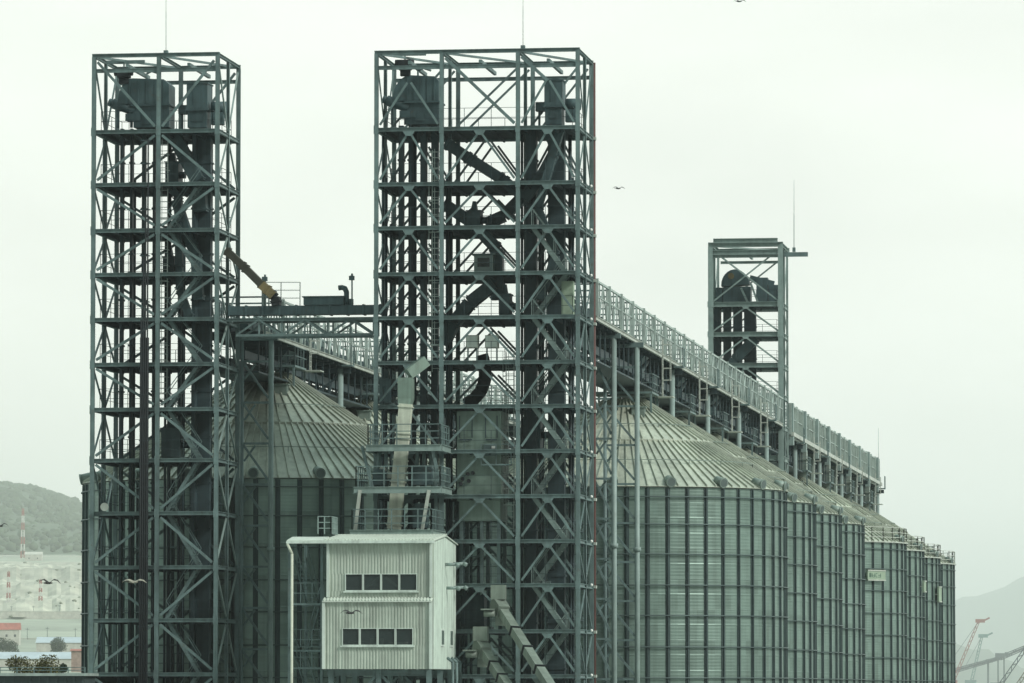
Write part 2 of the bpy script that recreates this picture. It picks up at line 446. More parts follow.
# ------------------------------------------------------------------ grain silos
ZE = Z(487, 319, 625)            # eave
ZA = Z(404, 328.9, 625)            # apex
def make_silo(R, nrib, rail, label, u, v, vents=18, vph=.0, ze=ZE, za=ZA):
    t = thing('grain_silo', label, 'silo', (u, v, 0), 'corrugated grain silos standing in two rows')
    N = nrib * 2
    w = MB(); rows = 26
    for j in range(rows + 1):
        z = ze * j / rows
        for k in range(N):
            a = 2 * PI * k / N
            w.v.append(Vector((u + R * math.cos(a), v + R * math.sin(a), z)))
    for j in range(rows):
        for k in range(0, N, 2):
            tone = random.random() * .75 + .25 * random.random()
            for q in (k, k + 1):
                n = (q + 1) % N
                w.face((j * N + q, j * N + n, (j + 1) * N + n, (j + 1) * N + q), True, tone)
    # horizontal lap joints of the sheets: a fine lip every row
    for j in range(1, rows):
        z = ze * j / rows; o = len(w.v)
        for k in range(N):
            a = 2 * PI * k / N
            for rr, dz in ((R + .002, -.05), (R + .014, -.02), (R + .002, .05)):
                w.v.append(Vector((u + rr * math.cos(a), v + rr * math.sin(a), z + dz)))
        for k in range(N):
            n = (k + 1) % N
            for q in (0, 1):
                w.face((o + 3 * k + q, o + 3 * n + q, o + 3 * n + q + 1, o + 3 * k + q + 1), False, .4)
    build('wall', w, GALV, t)
    # roof: standing seam sheets in two tiers
    r = MB(); ns = nrib * 2; ro = R + .18; rt = 1.3; rm = R * .55
    def zc(rad): return ze + .05 + (za - ze) * (1 - (rad - rt) / (ro - rt))
    for (ra, rb_, lift, stp) in ((ro, rm - .25, 0, 1), (rm, rt, .14, 2)):
        seg = 6
        for k in range(0, ns, stp):
            a0 = 2 * PI * k / ns; a1 = 2 * PI * (k + stp) / ns; am = (a0 + a1) / 2
            tone = random.random()
            for (rr0, rr1) in ((ra, (ra + rb_) / 2), ((ra + rb_) / 2, rb_)):
                o = len(r.v)
                for aa in (a0, am, a1):
                    for rad in (rr0, rr1):
                        r.v.append(Vector((u + rad * math.cos(aa), v + rad * math.sin(aa), zc(rad) + lift)))
                r.face((o, o + 2, o + 3, o + 1), False, tone); r.face((o + 2, o + 4, o + 5, o + 3), False, tone)
            # seam
            hs = .14; hw = .05
            c, s_ = math.cos(a0), math.sin(a0)
            tg = Vector((-s_, c, 0)); o = len(r.v)
            for rad in (ra, rb_):
                b0 = Vector((u + rad * c, v + rad * s_, zc(rad) + lift - .01))
                r.v += [b0 - tg * hw, b0 + Vector((0, 0, hs)) - tg * hw * .6, b0 + Vector((0, 0, hs)) + tg * hw * .6, b0 + tg * hw]
            for q in range(3): r.face((o + q, o + q + 1, o + 5 + q, o + 4 + q), False, .2)
            r.face((o, o + 3, o + 2, o + 1), False, .2)
        # lip at the lower edge of the tier
        o = len(r.v); M = ns
        for k in range(M):
            a = 2 * PI * k / M
            for dz in (lift - .16 if lift else -.02, lift): r.v.append(Vector((u + ra * math.cos(a), v + ra * math.sin(a), zc(ra) + dz)))
        for k in range(M):
            n = (k + 1) % M; r.face((o + 2 * k, o + 2 * n, o + 2 * n + 1, o + 2 * k + 1), False, .1)
    # centre collar
    n = 24; o = len(r.v)
    for k in range(n):
        a = 2 * PI * k / n
        for rad, z in ((rt + .1, za - .1), (rt + .1, za + .2), (.3, za + .35)): r.v.append(Vector((u + rad * math.cos(a), v + rad * math.sin(a), z)))
    for k in range(n):
        q = (k + 1) % n
        for s_ in (0, 1): r.face((o + 3 * k + s_, o + 3 * q + s_, o + 3 * q + s_ + 1, o + 3 * k + s_ + 1), True, .3)
    roof = build('roof', r, ROOF, t)
    # guard wires on the roof
    for rad, hh in ((R * .80, .34), (R * .42, .34)):
        g = MB(); n = 60
        pts = [Vector((u + rad * math.cos(2 * PI * k / n), v + rad * math.sin(2 * PI * k / n), zc(rad) + hh)) for k in range(n + 1)]
        for a, b in zip(pts, pts[1:]): g.bar(a, b, .045, .045)
        for a in pts[::3]: g.bar(a - Vector((0, 0, hh)), a, .04, .04)
        build('guard_wire', g, VENT, roof)
    # stiffeners
    hide = (PI * .25, PI * .75)
    first = None
    for k in range(nrib):
        a = 2 * PI * (k + .5) / nrib
        if PI * .12 < a < PI * .88: continue
        c, s_ = math.cos(a), math.sin(a); tg = Vector((-s_, c, 0)); nr = Vector((c, s_, 0))
        if first is None:
            b = MB()
            prof = [(-.15, .0), (-.13, .04), (-.05, .045), (-.04, .13), (.04, .13), (.05, .045), (.13, .04), (.15, .0)]
            base = Vector((u, v, 0)) + nr * R
            o = len(b.v)
            for z in (0, ze - .04):
                for p_, q_ in prof: b.v.append(base + tg * p_ + nr * q_ + Vector((0, 0, z)))
            m_ = len(prof)
            for q in range(m_ - 1): b.face((o + q, o + q + 1, o + m_ + q + 1, o + m_ + q))
            b.face(tuple(range(o + 2 * m_ - 1, o + m_ - 1, -1)))
            first = build('stiffener', b, RIB, t); a_first = a
        else:
            d = first.copy(); COL.objects.link(d); d.parent = t; d.rotation_euler = (0, 0, a - a_first)
    # wind rings
    zz = [Z(y, 328.9 - R, 625) for y in (496.5, 524, 554, 585, 615.5, 647, 678)]
    zz += [zz[-1] - 1.92 * k for k in (1, 2, 3, 4)]
    fr = None
    for z in zz:
        if fr is None:
            b = MB(); n = 72; o = 0
            for k in range(n):
                a = 2 * PI * k / n
                for rad, dz in ((R + .11, -.035), (R + .2, -.035), (R + .2, .035), (R + .11, .035)):
                    b.v.append(Vector((u + rad * math.cos(a), v + rad * math.sin(a), z + dz)))
            for k in range(n):
                q = (k + 1) % n
                for s_ in range(4):
                    s2 = (s_ + 1) % 4; b.face((4 * k + s_, 4 * q + s_, 4 * q + s2, 4 * k + s2), s_ in (1,))
            fr = build('wind_ring', b, RING, t); z_first = z
        else:
            d = fr.copy(); COL.objects.link(d); d.parent = t; d.location = (0, 0, z - z_first)
    # ventilator hoods at the eave
    fv = None
    for k in range(vents):
        a = 2 * PI * k / vents + vph
        if .25 < (a % (2 * PI)) / (2 * PI) < .26: continue
        if fv is None:
            b = MB().use(VENT); nr = Vector((math.cos(a), math.sin(a), 0)); tg = Vector((-nr.y, nr.x, 0))
            c0 = Vector((u, v, 0)) + nr * (R - .1); zb = zc(R - .1)
            c0.z = zb + .14
            b.tube(c0 - nr * .35 + Vector((0, 0, .12)), c0 + nr * .30 - Vector((0, 0, .05)), .27, 14, .29)
            b.tube(c0 + nr * .30 - Vector((0, 0, .05)), c0 + nr * .38 - Vector((0, 0, .065)), .32, 14, .32)
            b.use(VENTD); b.tube(c0 + nr * .381 - Vector((0, 0, .065)), c0 + nr * .386 - Vector((0, 0, .066)), .25, 14, .25); b.use(VENT)
            b.bar(c0 - nr * .25 - Vector((0, 0, .4)), c0 - nr * .25, .55, .4, nr)
            fv = build('roof_vent', b, VENT, t); af = a
        else:
            d = fv.copy(); COL.objects.link(d); d.parent = t; d.rotation_euler = (0, 0, a - af)
    hb = MB(); a = -PI * .36; nr = Vector((math.cos(a), math.sin(a), 0)); c0 = Vector((u, v, 0)) + nr * R * .27; c0.z = zc(R * .27)
    hb.box(c0 - Vector((.4, .4, .15)), c0 + Vector((.4, .4, .45))); hb.box(c0 + Vector((-.48, -.48, .45)), c0 + Vector((.48, .48, .52)))
    build('roof_hatch', hb, VENT, t)
    # apex platform with rails
    ap = MB(); s = 1.95; zp = za + .55
    for x0, x1, y0, y1 in ((u - s, u + s, v - s, v - 1.2), (u - s, u + s, v + 1.2, v + s), (u - s, u - 1.2, v - 1.2, v + 1.2), (u + 1.2, u + s, v - 1.2, v + 1.2)):
        ap.box((x0, y0, zp), (x1, y1, zp + .12))
    for x in (u - s + .1, u + s - .1):
        for y in (v - s + .1, v + s - .1): ap.bar((x, y, zp), (x, y, zc(min(R, 2.6)) - .1), .12, .12)
    app = build('apex_platform', ap, STEEL, t)
    build('railing', MB().rail([(u - s, v - s, zp + .12), (u + s, v - s, zp + .12), (u + s, v + s, zp + .12), (u - s, v + s, zp + .12), (u - s, v - s, zp + .12)], 1.1, 1.0, .025), STEEL, app)
    if rail:
        er = MB(); n = 44
        pts = [Vector((u + (R + .12) * math.cos(2 * PI * k / n), v + (R + .12) * math.sin(2 * PI * k / n), ze + .02)) for k in range(n + 1)]
        er.rail(pts, 1.25, 3, .035, 2)
        for a, b in zip(pts, pts[1:]):
            er.bar(a, b, .3, .1)
        build('eave_walkway', er, PALE, t)
    return t

s1 = make_silo(10.0, 50, False, 'nearest corrugated silo of the right row, tallest in view', UR, ROWV[0], 18, math.radians(-90 + 2.5))
names_r = ['second silo of the right row, overlapped by the nearest one', 'third silo of the right row from the front',
           'fourth silo of the right row, last before the distant tower']
for k in range(1, 4):
    c = copy_tree(s1); c.location = (UR, ROWV[k], 0); c['label'] = names_r[k - 1]
s5 = make_silo(10.0, 50, True, 'silo with a pale sign and railed eave just past the distant tower', UR, ROWV[4], 10, .4)
names_f = ['second silo with railed eave past the distant tower', 'next to last silo of the right row', 'last silo at the far right end of the row']
for k in range(5, 8):
    c = copy_tree(s5); c.location = (UR, ROWV[k], 0); c['label'] = names_f[k - 5]
zeL = Z(478.5, 299.5, 273); zaL = Z(378, 310, 273)
l1 = make_silo(10.9, 54, False, 'shaded silo behind the leftmost tower with broad pale roof', UL, 310.2, 18, math.radians(-90 + 6), zeL, zaL)
c = copy_tree(l1); c.location = (UL, 340.5, 0); c['label'] = 'second silo of the left row, only its pale roof seen beside the wide tower'

# signs on the far silos
def wall_panel(px0, px1, y0, y1, k, name, label, cat, marks):
    v = ROWV[k]; R = 10.32; pc = (px0 + px1) / 2
    best = None
    for i in range(400):
        a = -PI * .75 + PI * .9 * i / 400
        q = Vector((UR + R * math.cos(a), v + R * math.sin(a), 30)) - CP
        x = 512 + F * q.dot(RT) / q.dot(FW)
        if best is None or abs(x - pc) < best[0]: best = (abs(x - pc), a)
    a = best[1]
    nr = Vector((math.cos(a), math.sin(a), 0)); tg = Vector((-nr.y, nr.x, 0))
    c = Vector((UR, v, 0)) + nr * R
    D = (c - CP).dot(FW)
    z0 = Z(y1, v - 4, pc); z1 = Z(y0, v - 4, pc)
    fs = max(.45, abs(tg.dot(RT)))
    hw = (px1 - px0) / 2 * D / F / fs
    c.z = (z0 + z1) / 2; hh = (z1 - z0) / 2
    t = thing(name, label, cat, c)
    b = MB(); b.bar(c - tg * hw, c + tg * hw, .16, 2 * hh)
    build('board', b, SIGN, t)
    fr = MB()
    for s_ in (1, -1): fr.bar(c - tg * hw + nr * .1 + Vector((0, 0, s_ * (hh - .06))), c + tg * hw + nr * .1 + Vector((0, 0, s_ * (hh - .06))), .06, .1)
    for s_ in (1, -1):
        fr.bar(c + tg * (s_ * hw * .9) - nr * .4, c + tg * (s_ * hw * .9), .06, .06)
    build('rim', fr, PALE, t)
    if marks:
        w = MB()
        # a short worn line of lettering: strokes, too far off to read
        x = -hw * .82
        gl = random.Random(5)
        for sw in (.26, .34, .22, .36, .28, .24, .3):
            q = c + tg * (x + sw / 2) + nr * .086; up = Vector((0, 0, 1))
            for f_ in range(6):
                if gl.random() < .3: continue
                if f_ < 3:
                    o = up * (hh * (.34, .02, -.3)[f_]); w.bar(q - tg * (sw * .42) + o, q + tg * (sw * .42) + o, .012, .05)
                else:
                    o = tg * (sw * (-.38, .38, 0)[f_ - 3]); w.bar(q + o - up * hh * .3, q + o + up * hh * .34, .05, .012, nr)
            x += sw + .08
            if x > hw * .3: break
        build('lettering', w, SIGNT, t)
wall_panel(866, 885, 570.5, 581.5, 4, 'wall_sign', 'pale green sign board with worn lettering on a far silo', 'sign', True)
wall_panel(921.5, 926, 580, 592, 5, 'wall_sign', 'small blank white panel on the silo second past the distant tower', 'sign', False)
wall_panel(936.5, 941.5, 586, 602, 6, 'wall_sign', 'small blank white panel on the next to last silo', 'sign', False)

# ------------------------------------------------------------------ conveyor galleries over the roofs
def gallery(label, uc, v0, v1, zb, zt, supports, silos, clad, hw=1.8, dip=None):
    t = thing('conveyor_gallery', label, 'conveyor gallery', (uc, (v0 + v1) / 2, 0), 'conveyor galleries running over the silo roofs')
    d = MB(); d.box((uc - hw, v0, zb - .04), (uc + hw, v1, zb + .04))
    n = int((v1 - v0) / 2)
    for k in range(n + 1):
        y = v0 + (v1 - v0) * k / n; d.bar((uc - hw, y, zb - .2), (uc + hw, y, zb - .2), .12, .28)
    build('deck', d, DECK, t)
    for s in (1, -1):
        b = MB(); x = uc + s * (hw + .06)
        b.hbeam((x, v0, zb - .04), (x, v1, zb - .04), .16, .24)
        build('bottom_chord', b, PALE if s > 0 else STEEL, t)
        tr = MB()
        tr.bar((x, v0, zt), (x, v1, zt), .12, .12)
        tr.bar((x, v0, (zb + zt) / 2 + .2), (x, v1, (zb + zt) / 2 + .2), .07, .07)
        L = v1 - v0; n = int(L / 1.7)
        for k in range(n + 1):
            y = v0 + L * k / n
            tr.bar((x, y, zb + .1), (x, y, zt + (.10 if k % 4 == 0 else 0)), .07, .07)
            if k < n and not clad:
                y2 = v0 + L * (k + 1) / n
                if k % 2: tr.bar((x, y, zb + .1), (x, y2, zt), .09, .07, (1, 0, 0))
                else: tr.bar((x, y, zt), (x, y2, zb + .1), .09, .07, (1, 0, 0))
        for k in range(int(L / 6) + 1):
            y = min(v0 + k * 6, v1 - .2)
            tr.bar((x + s * .05, y, zb + .1), (x + s * .05, y, zt + .12), .2, .14)
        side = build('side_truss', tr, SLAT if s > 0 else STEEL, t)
        if clad:
            c = MB(); n = int(L / .35)
            for k in range(n):
                y = v0 + L * k / n
                off = .03 if k % 2 else -.01
                c.box((x - .02 - s * .08, y + .004, zb + .12), (x + off - s * .08, y + L / n - .004, zt - .12))
            build('cladding', c, CLAD, side)
            for k in range(int(L / 13) + 1):
                y = v0 + .5 + 13 * k
                if y < v1: build('pillar', MB().box((x - .1 - s * .05, y - .45, zb - .75), (x + s * .28, y + .45, zt + .12)), STEEL_L, side)
            build('cable_tray', MB().box((x + s * .1, v0, zb - .02), (x + s * .32, v1, zb + .3)), PALE, side)
    for k in range(int((v1 - v0) / 5)):
        y = v0 + 2.5 + 5 * k
        pf = MB().bar((uc - hw, y, zt), (uc + hw, y, zt), .09, .09)
        build('tie_beam', pf, STEEL, t)
    cv = MB()
    for xo in (-.65, .65):
        cv.box((uc + xo - .3, v0 + .1, zb + .2), (uc + xo + .3, v1 - .1, zb + .7))
        for k in range(int((v1 - v0) / 3)):
            y = v0 + 1.5 + 3 * k
            cv.box((uc + xo - .34, y - .05, zb + .05), (uc + xo + .34, y + .05, zb + .78))
    build('conveyor', cv, MACH, t)
    lc = MB(); lc.box((uc - .9, v0 + .5, zb - 2.15), (uc - .1, v1 - .5, zb - 1.45)); lc.box((uc + .25, v0 + .5, zb - 1.5), (uc + .7, v1 - .5, zb - 1.0))
    lc.box((uc - 1.5, v0 + .5, zb - 2.3), (uc + 1.5, v1 - .5, zb - 2.2))
    for k in range(int((v1 - v0) / 2.4)):
        y = v0 + 1 + 2.4 * k
        lc.bar((uc - 1.4, y, zb - 2.2), (uc - 1.4, y, zb - .1), .08, .08); lc.bar((uc + 1.4, y, zb - 2.2), (uc + 1.4, y, zb - .1), .08, .08)
    build('lower_conveyor', lc, LEG, t)
    if clad:
        for y in [q[0] for q in silos] + [q[0] + 8 for q in silos]:
            build('vertical_duct', MB().box((uc + .6, y - .8, silos[0][1] - 1.5), (uc + 1.7, y + .8, zb - .3)).box((uc + .5, y - .9, zb - 1.2), (uc + 1.8, y + .9, zb - 1.1)), CLAD, t)
    for y in supports:
        for s in (1, -1):
            x = uc + s * (hw - .05)
            build('post', MB().tube((x, y, 0), (x, y, zb - .5), .18, 12), STEEL_L, t)
        fr = MB()
        fr.hbeam((uc - hw - .6, y, zb - .62), (uc + hw + .6, y, zb - .62), .3, .34)
        fr.bar((uc - hw, y, zb - 3.8), (uc + hw, y, zb - 3.8), .16, .2)
        fr.bar((uc - hw, y, zb - 3.7), (uc + hw, y, zb - .8), .12, .12, (0, 1, 0))
        fr.bar((uc + hw, y + .1, zb - 3.7), (uc - hw, y + .1, zb - .8), .12, .12, (0, 1, 0))
        for sy in (-1, 1):
            for s in (1, -1):
                x = uc + s * (hw - 1.1)
                fr.bar((x, y + sy * .15, zb - 3.4), (x, y + sy * 3.6, zb - .5), .14, .14, (1, 0, 0))
        build('cross_frame', fr, LEG, t)
        bk = MB().box((uc + hw + .1, y - .5, zb - .38), (uc + hw + .75, y + .5, zb - .28))
        bk.rail([(uc + hw + .7, y - .5, zb - .28), (uc + hw + .7, y + .5, zb - .28)], 1.2, 1, .03)
        build('bracket', bk, STEEL, t)
    for (y, za) in silos:
        sp = MB()
        sp.hexa([(uc - .9, y - .9, zb - .9), (uc + .9, y - .9, zb - .9), (uc + .9, y + .9, zb - .9), (uc - .9, y + .9, zb - .9),
                 (uc - 1.4, y - 1.3, zb - .36), (uc + 1.4, y - 1.3, zb - .36), (uc + 1.4, y + 1.3, zb - .36), (uc - 1.4, y + 1.3, zb - .36)])
        sp.tube((uc, y, za + .6), (uc, y, zb - .9), .62, 14)
        sp.tube((uc, y, za + .55), (uc, y, za + .85), .95, 14)
        sp.box((uc + .5, y - .35, zb - 1.7), (uc + 1.15, y + .35, zb - 1.1))
        sp.tube((uc - 1.1, y - 3.2, zb - .45), (uc - .2, y - .3, za + .8), .2, 8)
        sp.tube((uc + 1.0, y + 3.2, zb - .45), (uc + .2, y + .3, za + .8), .2, 8)
        build('drop_spout', sp, MACH, t)
        ld = MB(); x = uc + hw + .35; yl = y + 2.2
        for dy in (-.24, .24): ld.bar((x, yl + dy, za + .6), (x, yl + dy, zb + .9), .055, .055)
        k = za + .8
        while k < zb + .8:
            ld.bar((x, yl - .24, k), (x, yl + .24, k), .04, .04); k += .3
        k = za + 1.6
        while k < zb + .6:
            for a, b_ in (((x, yl - .3), (x + .5, yl - .3)), ((x + .5, yl - .3), (x + .5, yl + .3)), ((x + .5, yl + .3), (x, yl + .3))):
                ld.bar((*a, k), (*b_, k), .04, .04)
            k += .75
        for dy in (-.3, .3): ld.bar((x + .5, yl + dy, za + 1.6), (x + .5, yl + dy, zb + .5), .04, .04)
        ld.box((x - .4, yl - .7, za + .50), (x + .7, yl + .7, za + .56))
        build('caged_ladder', ld, PALE, t)
    return t
zbR = Z(351, 328.9, 653); ztR = zbR + 2.1
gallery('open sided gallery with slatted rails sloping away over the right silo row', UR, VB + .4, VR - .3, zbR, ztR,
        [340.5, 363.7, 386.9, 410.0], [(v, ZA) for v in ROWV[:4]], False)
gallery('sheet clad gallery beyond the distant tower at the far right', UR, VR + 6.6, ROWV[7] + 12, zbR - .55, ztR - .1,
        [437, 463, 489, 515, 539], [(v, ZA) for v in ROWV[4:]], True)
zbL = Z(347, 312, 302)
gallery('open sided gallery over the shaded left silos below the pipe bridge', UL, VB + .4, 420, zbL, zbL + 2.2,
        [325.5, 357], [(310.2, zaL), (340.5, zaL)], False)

def trestle(label, x0, x1, v, ztop, right_r=.155):
    t = thing('support_trestle', label, 'trestle', ((x0 + x1) / 2, v, 0), 'slim braced trestles in front of the silos')
    build('leg', MB().tube((x1, v, 0), (x1, v, ztop), right_r, 12).tube((x1, v, ztop * .62), (x1, v, ztop * .62 + .25), right_r * 1.5, 12), STEEL_L, t)
    build('leg', MB().tube((x0, v, 0), (x0, v, ztop), right_r * .7, 12), STEEL, t)
    z = ztop - 1.2; k = 0
    while z > 1:
        zn = max(z - 2.35, .3)
        build('rung', MB().bar((x0 + .1, v, z), (x1 - .1, v, z), .12, .12), STEEL, t)
        build('brace', MB().bar((x0 + .1, v, z - .1), (x1 - .15, v, zn + .25), .13, .1, (0, 1, 0)), STEEL, t)
        build('brace', MB().bar((x0 + .1, v + .16, z - 1.0), (x0 + .75, v + .16, z - .12), .11, .1, (0, 1, 0)), STEEL, t)
        z = zn; k += 1
    build('cap_beam', MB().bar((x0 - .4, v, ztop + .15), (x1 + .4, v, ztop + .15), .3, .3), STEEL, t)
trestle('slim braced trestle nearest the right edge of the wide tower', U(593, 309), U(614, 309), 309, zbR - .5)
trestle('slim braced trestle touching the front of the nearest right silo', U(605, 317.5), U(637, 317.5), 317.5, zbR - .5)
trestle('slim braced trestle between the leftmost tower and the white cabin', U(242, 298.3), U(271, 298.3), 298.3, zbL - .5)

# ------------------------------------------------------------------ machines inside the towers
def px_leg(b, x0, x1, y0, y1, v, dep=.5):
    a = P(x0, y1, v); c = P(x1, y0, v)
    b.box((a.x, v - dep / 2, max(0, a.z)), (c.x, v + dep / 2, c.z))
    z = c.z - 2
    while z > max(0, a.z) + .5:
        b.box((a.x - .05, v - dep / 2 - .05, z), (c.x + .05, v + dep / 2 + .05, z + .1)); z -= 2.6
    return b
def chute(b, pts, w, dep, v):
    q = [P(x, y, v) for x, y in pts]
    for a, c in zip(q, q[1:]):
        b.bar(a, c, dep, w, (0, 0, 1) if abs((c - a).normalized().z) < .95 else (1, 0, 0))
        d = (c - a); L = d.length; n = int(L / 1.3)
        for k in range(n + 1):
            m_ = a + d * ((k + .08) / (n + .2)); m2 = m_ + d.normalized() * .07
            b.bar(m_, m2, dep + .12, w + .12, (0, 0, 1) if abs(d.normalized().z) < .95 else (1, 0, 0))
    return b
def drum_elevator(label, pxs, x0, xm, x1, y0, y1, v, legs, dep=1.8):
    t = thing('bucket_elevator', label, 'grain elevator', (U((x0 + x1) / 2, v), v, 0), 'bucket elevators inside the towers')
    for i, (a, c) in enumerate(legs):
        build('elevator_leg', px_leg(MB(), a, c, y1, 1000, v - .9 + (i % 2) * .6), LEG, t)
    h = MB(); n = 10; poly = []
    pc = lambda x, y: (P(x, y, v).x, P(x, y, v).z)
    ys = y0 + (y1 - y0) * .52
    poly.append(pc(x0, ys)); 
    for k in range(1, n + 1):
        a = PI / 2 * k / n
        poly.append(pc(xm - (xm - x0) * math.cos(a), ys - (ys - y0) * math.sin(a)))
    poly.append(pc(x1 - (x1 - xm) * .15, y0 + 1)); poly.append(pc(x1, y0 + (y1 - y0) * .12)); poly.append(pc(x1, ys))
    h.prism(poly, 'y', v - dep / 2, v + dep / 2)
    for k in range(5):                        # ribs over the hood
        x = xm - 3 + (x1 - xm + 2) * k / 4.5
        a = P(x, y0, v)
        h.box((a.x - .03, v - dep / 2 - .05, P(x, ys, v).z), (a.x + .03, v - dep / 2 + .01, a.z - .12))
    build('head_hood', h, MACH, t)
    b = MB(); a = P(x0 + (x1 - x0) * .30, y1, v); c = P(x1, ys, v)
    b.box((a.x, v - dep * .45, a.z), (c.x, v + dep * .45, c.z - .1))
    b.box((a.x - .15, v - dep / 2 - .06, c.z - .10), (c.x + .1, v + dep / 2 + .06, c.z - .003))
    b.box((a.x + .5, v - dep * .45 - .05, a.z + .2), (a.x + 1.0, v - dep * .45 + .02, a.z + .9))
    build('head_base', b, MACH, t)
    mo = MB(); a = P(x0 - 8, ys - 2, v - .6); c = P(x0 + 14, ys + 5, v - .6)
    mo.tube(a, c, .30, 12); mo.tube(a - (c - a).normalized() * .25, a, .22, 12)
    mo.box((c.x - .5, v - .9, c.z - .6), (c.x + .4, v - .2, c.z - .2))
    mo.bar((a.x + .3, v - .6, P(x0, y1, v).z), (a.x + .3, v - .6, a.z), .14, .14)
    mo.bar((c.x - .2, v - .6, P(x0, y1, v).z), (c.x - .2, v - .6, c.z), .14, .14)
    build('drive_motor', mo, MACH, t)
    ex = MB(); a = P(x0 + (x1 - x0) * .5, y0, v)
    ex.path([a - Vector((0, 0, .3)), a + Vector((0, 0, .35)), a + Vector((.3, 0, .5)), a + Vector((.75, 0, .35))], .06, 8)
    build('breather_pipe', ex, STEEL, t)
    return t
def box_elevator(label, x0, x1, y0, y1, v, legs, motors=True):
    t = thing('bucket_elevator', label, 'grain elevator', (U((x0 + x1) / 2, v), v, 0), 'bucket elevators inside the towers')
    for i, (a, c) in enumerate(legs):
        build('elevator_leg', px_leg(MB(), a, c, y1, 1000, v - .3 + (i % 2) * .7, .7), LEG, t)
    a = P(x0, y1, v); c = P(x1, y0, v); ym = y0 + (y1 - y0) * .55; zm = P(x0, ym, v).z
    b = MB(); b.box((a.x, v - .75, zm), (c.x, v + .75, c.z)); b.box((a.x - .05, v - .8, c.z), (c.x + .05, v + .8, c.z + .07))
    b.box((a.x + .35, v - .78, zm + .2), (a.x + .4, v - .74, c.z - .2))
    build('head_hood', b, MACH, t)
    b = MB(); b.box((a.x + .05, v - .7, a.z), (c.x - .05, v + .7, zm - .15)); b.box((a.x - .06, v - .82, zm - .15), (c.x + .06, v + .82, zm - .003))
    b.box((a.x + .3, v - .74, a.z + .35), (c.x - .3, v - .69, a.z + .75))
    build('head_base', b, MACH, t)
    mo = MB(); q = P(x1, ym, v - .2)
    mo.tube(q + Vector((.1, 0, .1)), q + Vector((.95, 0, .1)), .33, 12); mo.box((q.x + .1, v - .5, q.z - .9), (q.x + .8, v + .1, q.z - .2))
    build('drive_motor', mo, MACH, t)
    mo = MB(); mo.box((a.x - .55, v - .4, zm - .3), (a.x - .003, v + .2, zm + .2)); mo.bar((a.x - .35, v - .2, a.z), (a.x - .35, v - .2, zm - .3), .12, .12)
    build('gearbox', mo, MACH, t)
    return t
VMD = VF + 3.0
drum_elevator('bucket elevator with rounded drum head in the left bay of the leftmost tower', None, 121, 136, 172, 80, 129, VMD,
              [(117, 124), (127, 133.5), (139, 146), (150, 156)])
box_elevator('bucket elevator with square head in the right bay of the leftmost tower', 189, 210, 85, 129, VMD, [(190, 197), (193, 212)])
drum_elevator('bucket elevator with rounded drum head in the left bay of the wide tower', None, 395, 413, 441, 77, 126, VMD,
              [(398, 404), (408, 414), (420, 427), (431, 438.5)])
box_elevator('bucket elevator with square head in the right bay of the wide tower', 546, 564, 82, 126, VMD, [(527, 537), (549, 565)])

def chute_thing(label, pts, w, dep, v, m=MACH, cat='chute', extra=None):
    q = P(*pts[-1], v)
    t = thing('grain_chute', label, cat, (q.x, v, 0), 'inclined grain chutes in and beside the towers')
    build('casing', chute(MB(), pts, w, dep, v), m, t)
    return t
chute_thing('long dark chute slanting down across the upper middle bay of the wide tower', [(446, 143), (470, 159), (503, 180), (524, 197)], .62, .8, VMD + .2)
chute_thing('dark chute turning from slanted to vertical in the middle bay of the wide tower', [(444, 204), (474, 224), (497, 249), (497.5, 300)], .68, .8, VMD + .1)
chute_thing('short dark chute slanting up to the right above the turning chute', [(486, 224), (504, 216), (524, 196)], .62, .8, VMD + .9)
chute_thing('dark chute slanting down to the left below the turning chute', [(494, 284), (470, 303), (452, 326), (443, 345)], .7, .8, VMD - .2)
chute_thing('dark chute slanting left from the square headed elevator of the wide tower', [(549, 130), (556, 150), (541, 178), (525, 200)], .6, .7, VMD - .6)
chute_thing('steep chute dropping through the right bay of the wide tower', [(561, 128), (538, 208), (556, 255), (540, 300)], .42, .6, VMD - 1.1)
chute_thing('dark chute slanting right below the drum head of the leftmost tower', [(172, 132), (186, 158), (199, 183), (201, 212)], .75, .8, VMD - .4)
chute_thing('lower dark chute slanting right inside the leftmost tower', [(176, 200), (188, 236), (196, 256), (199, 300)], .55, .6, VMD - .6)
chute_thing('slim chute beside the square duct in the leftmost tower', [(168, 185), (178, 196), (180, 290), (190, 318)], .4, .5, VMD - .9)
chute_thing('rusty ochre chute descending from the leftmost tower to the pipe bridge', [(226, 250), (244, 267), (263, 286)], .42, .6, VMD - .4, RUSTC)
q_ = COL.objects['grain_chute.009']
build('ochre_end', chute(MB(), [(262, 285), (274, 296)], .48, .7, VMD - .4), YELL, q_)
build('outlet_elbow', chute(MB(), [(270, 293), (275.5, 297), (276.5, 306)], .46, .62, VMD - .38), DARK, q_)
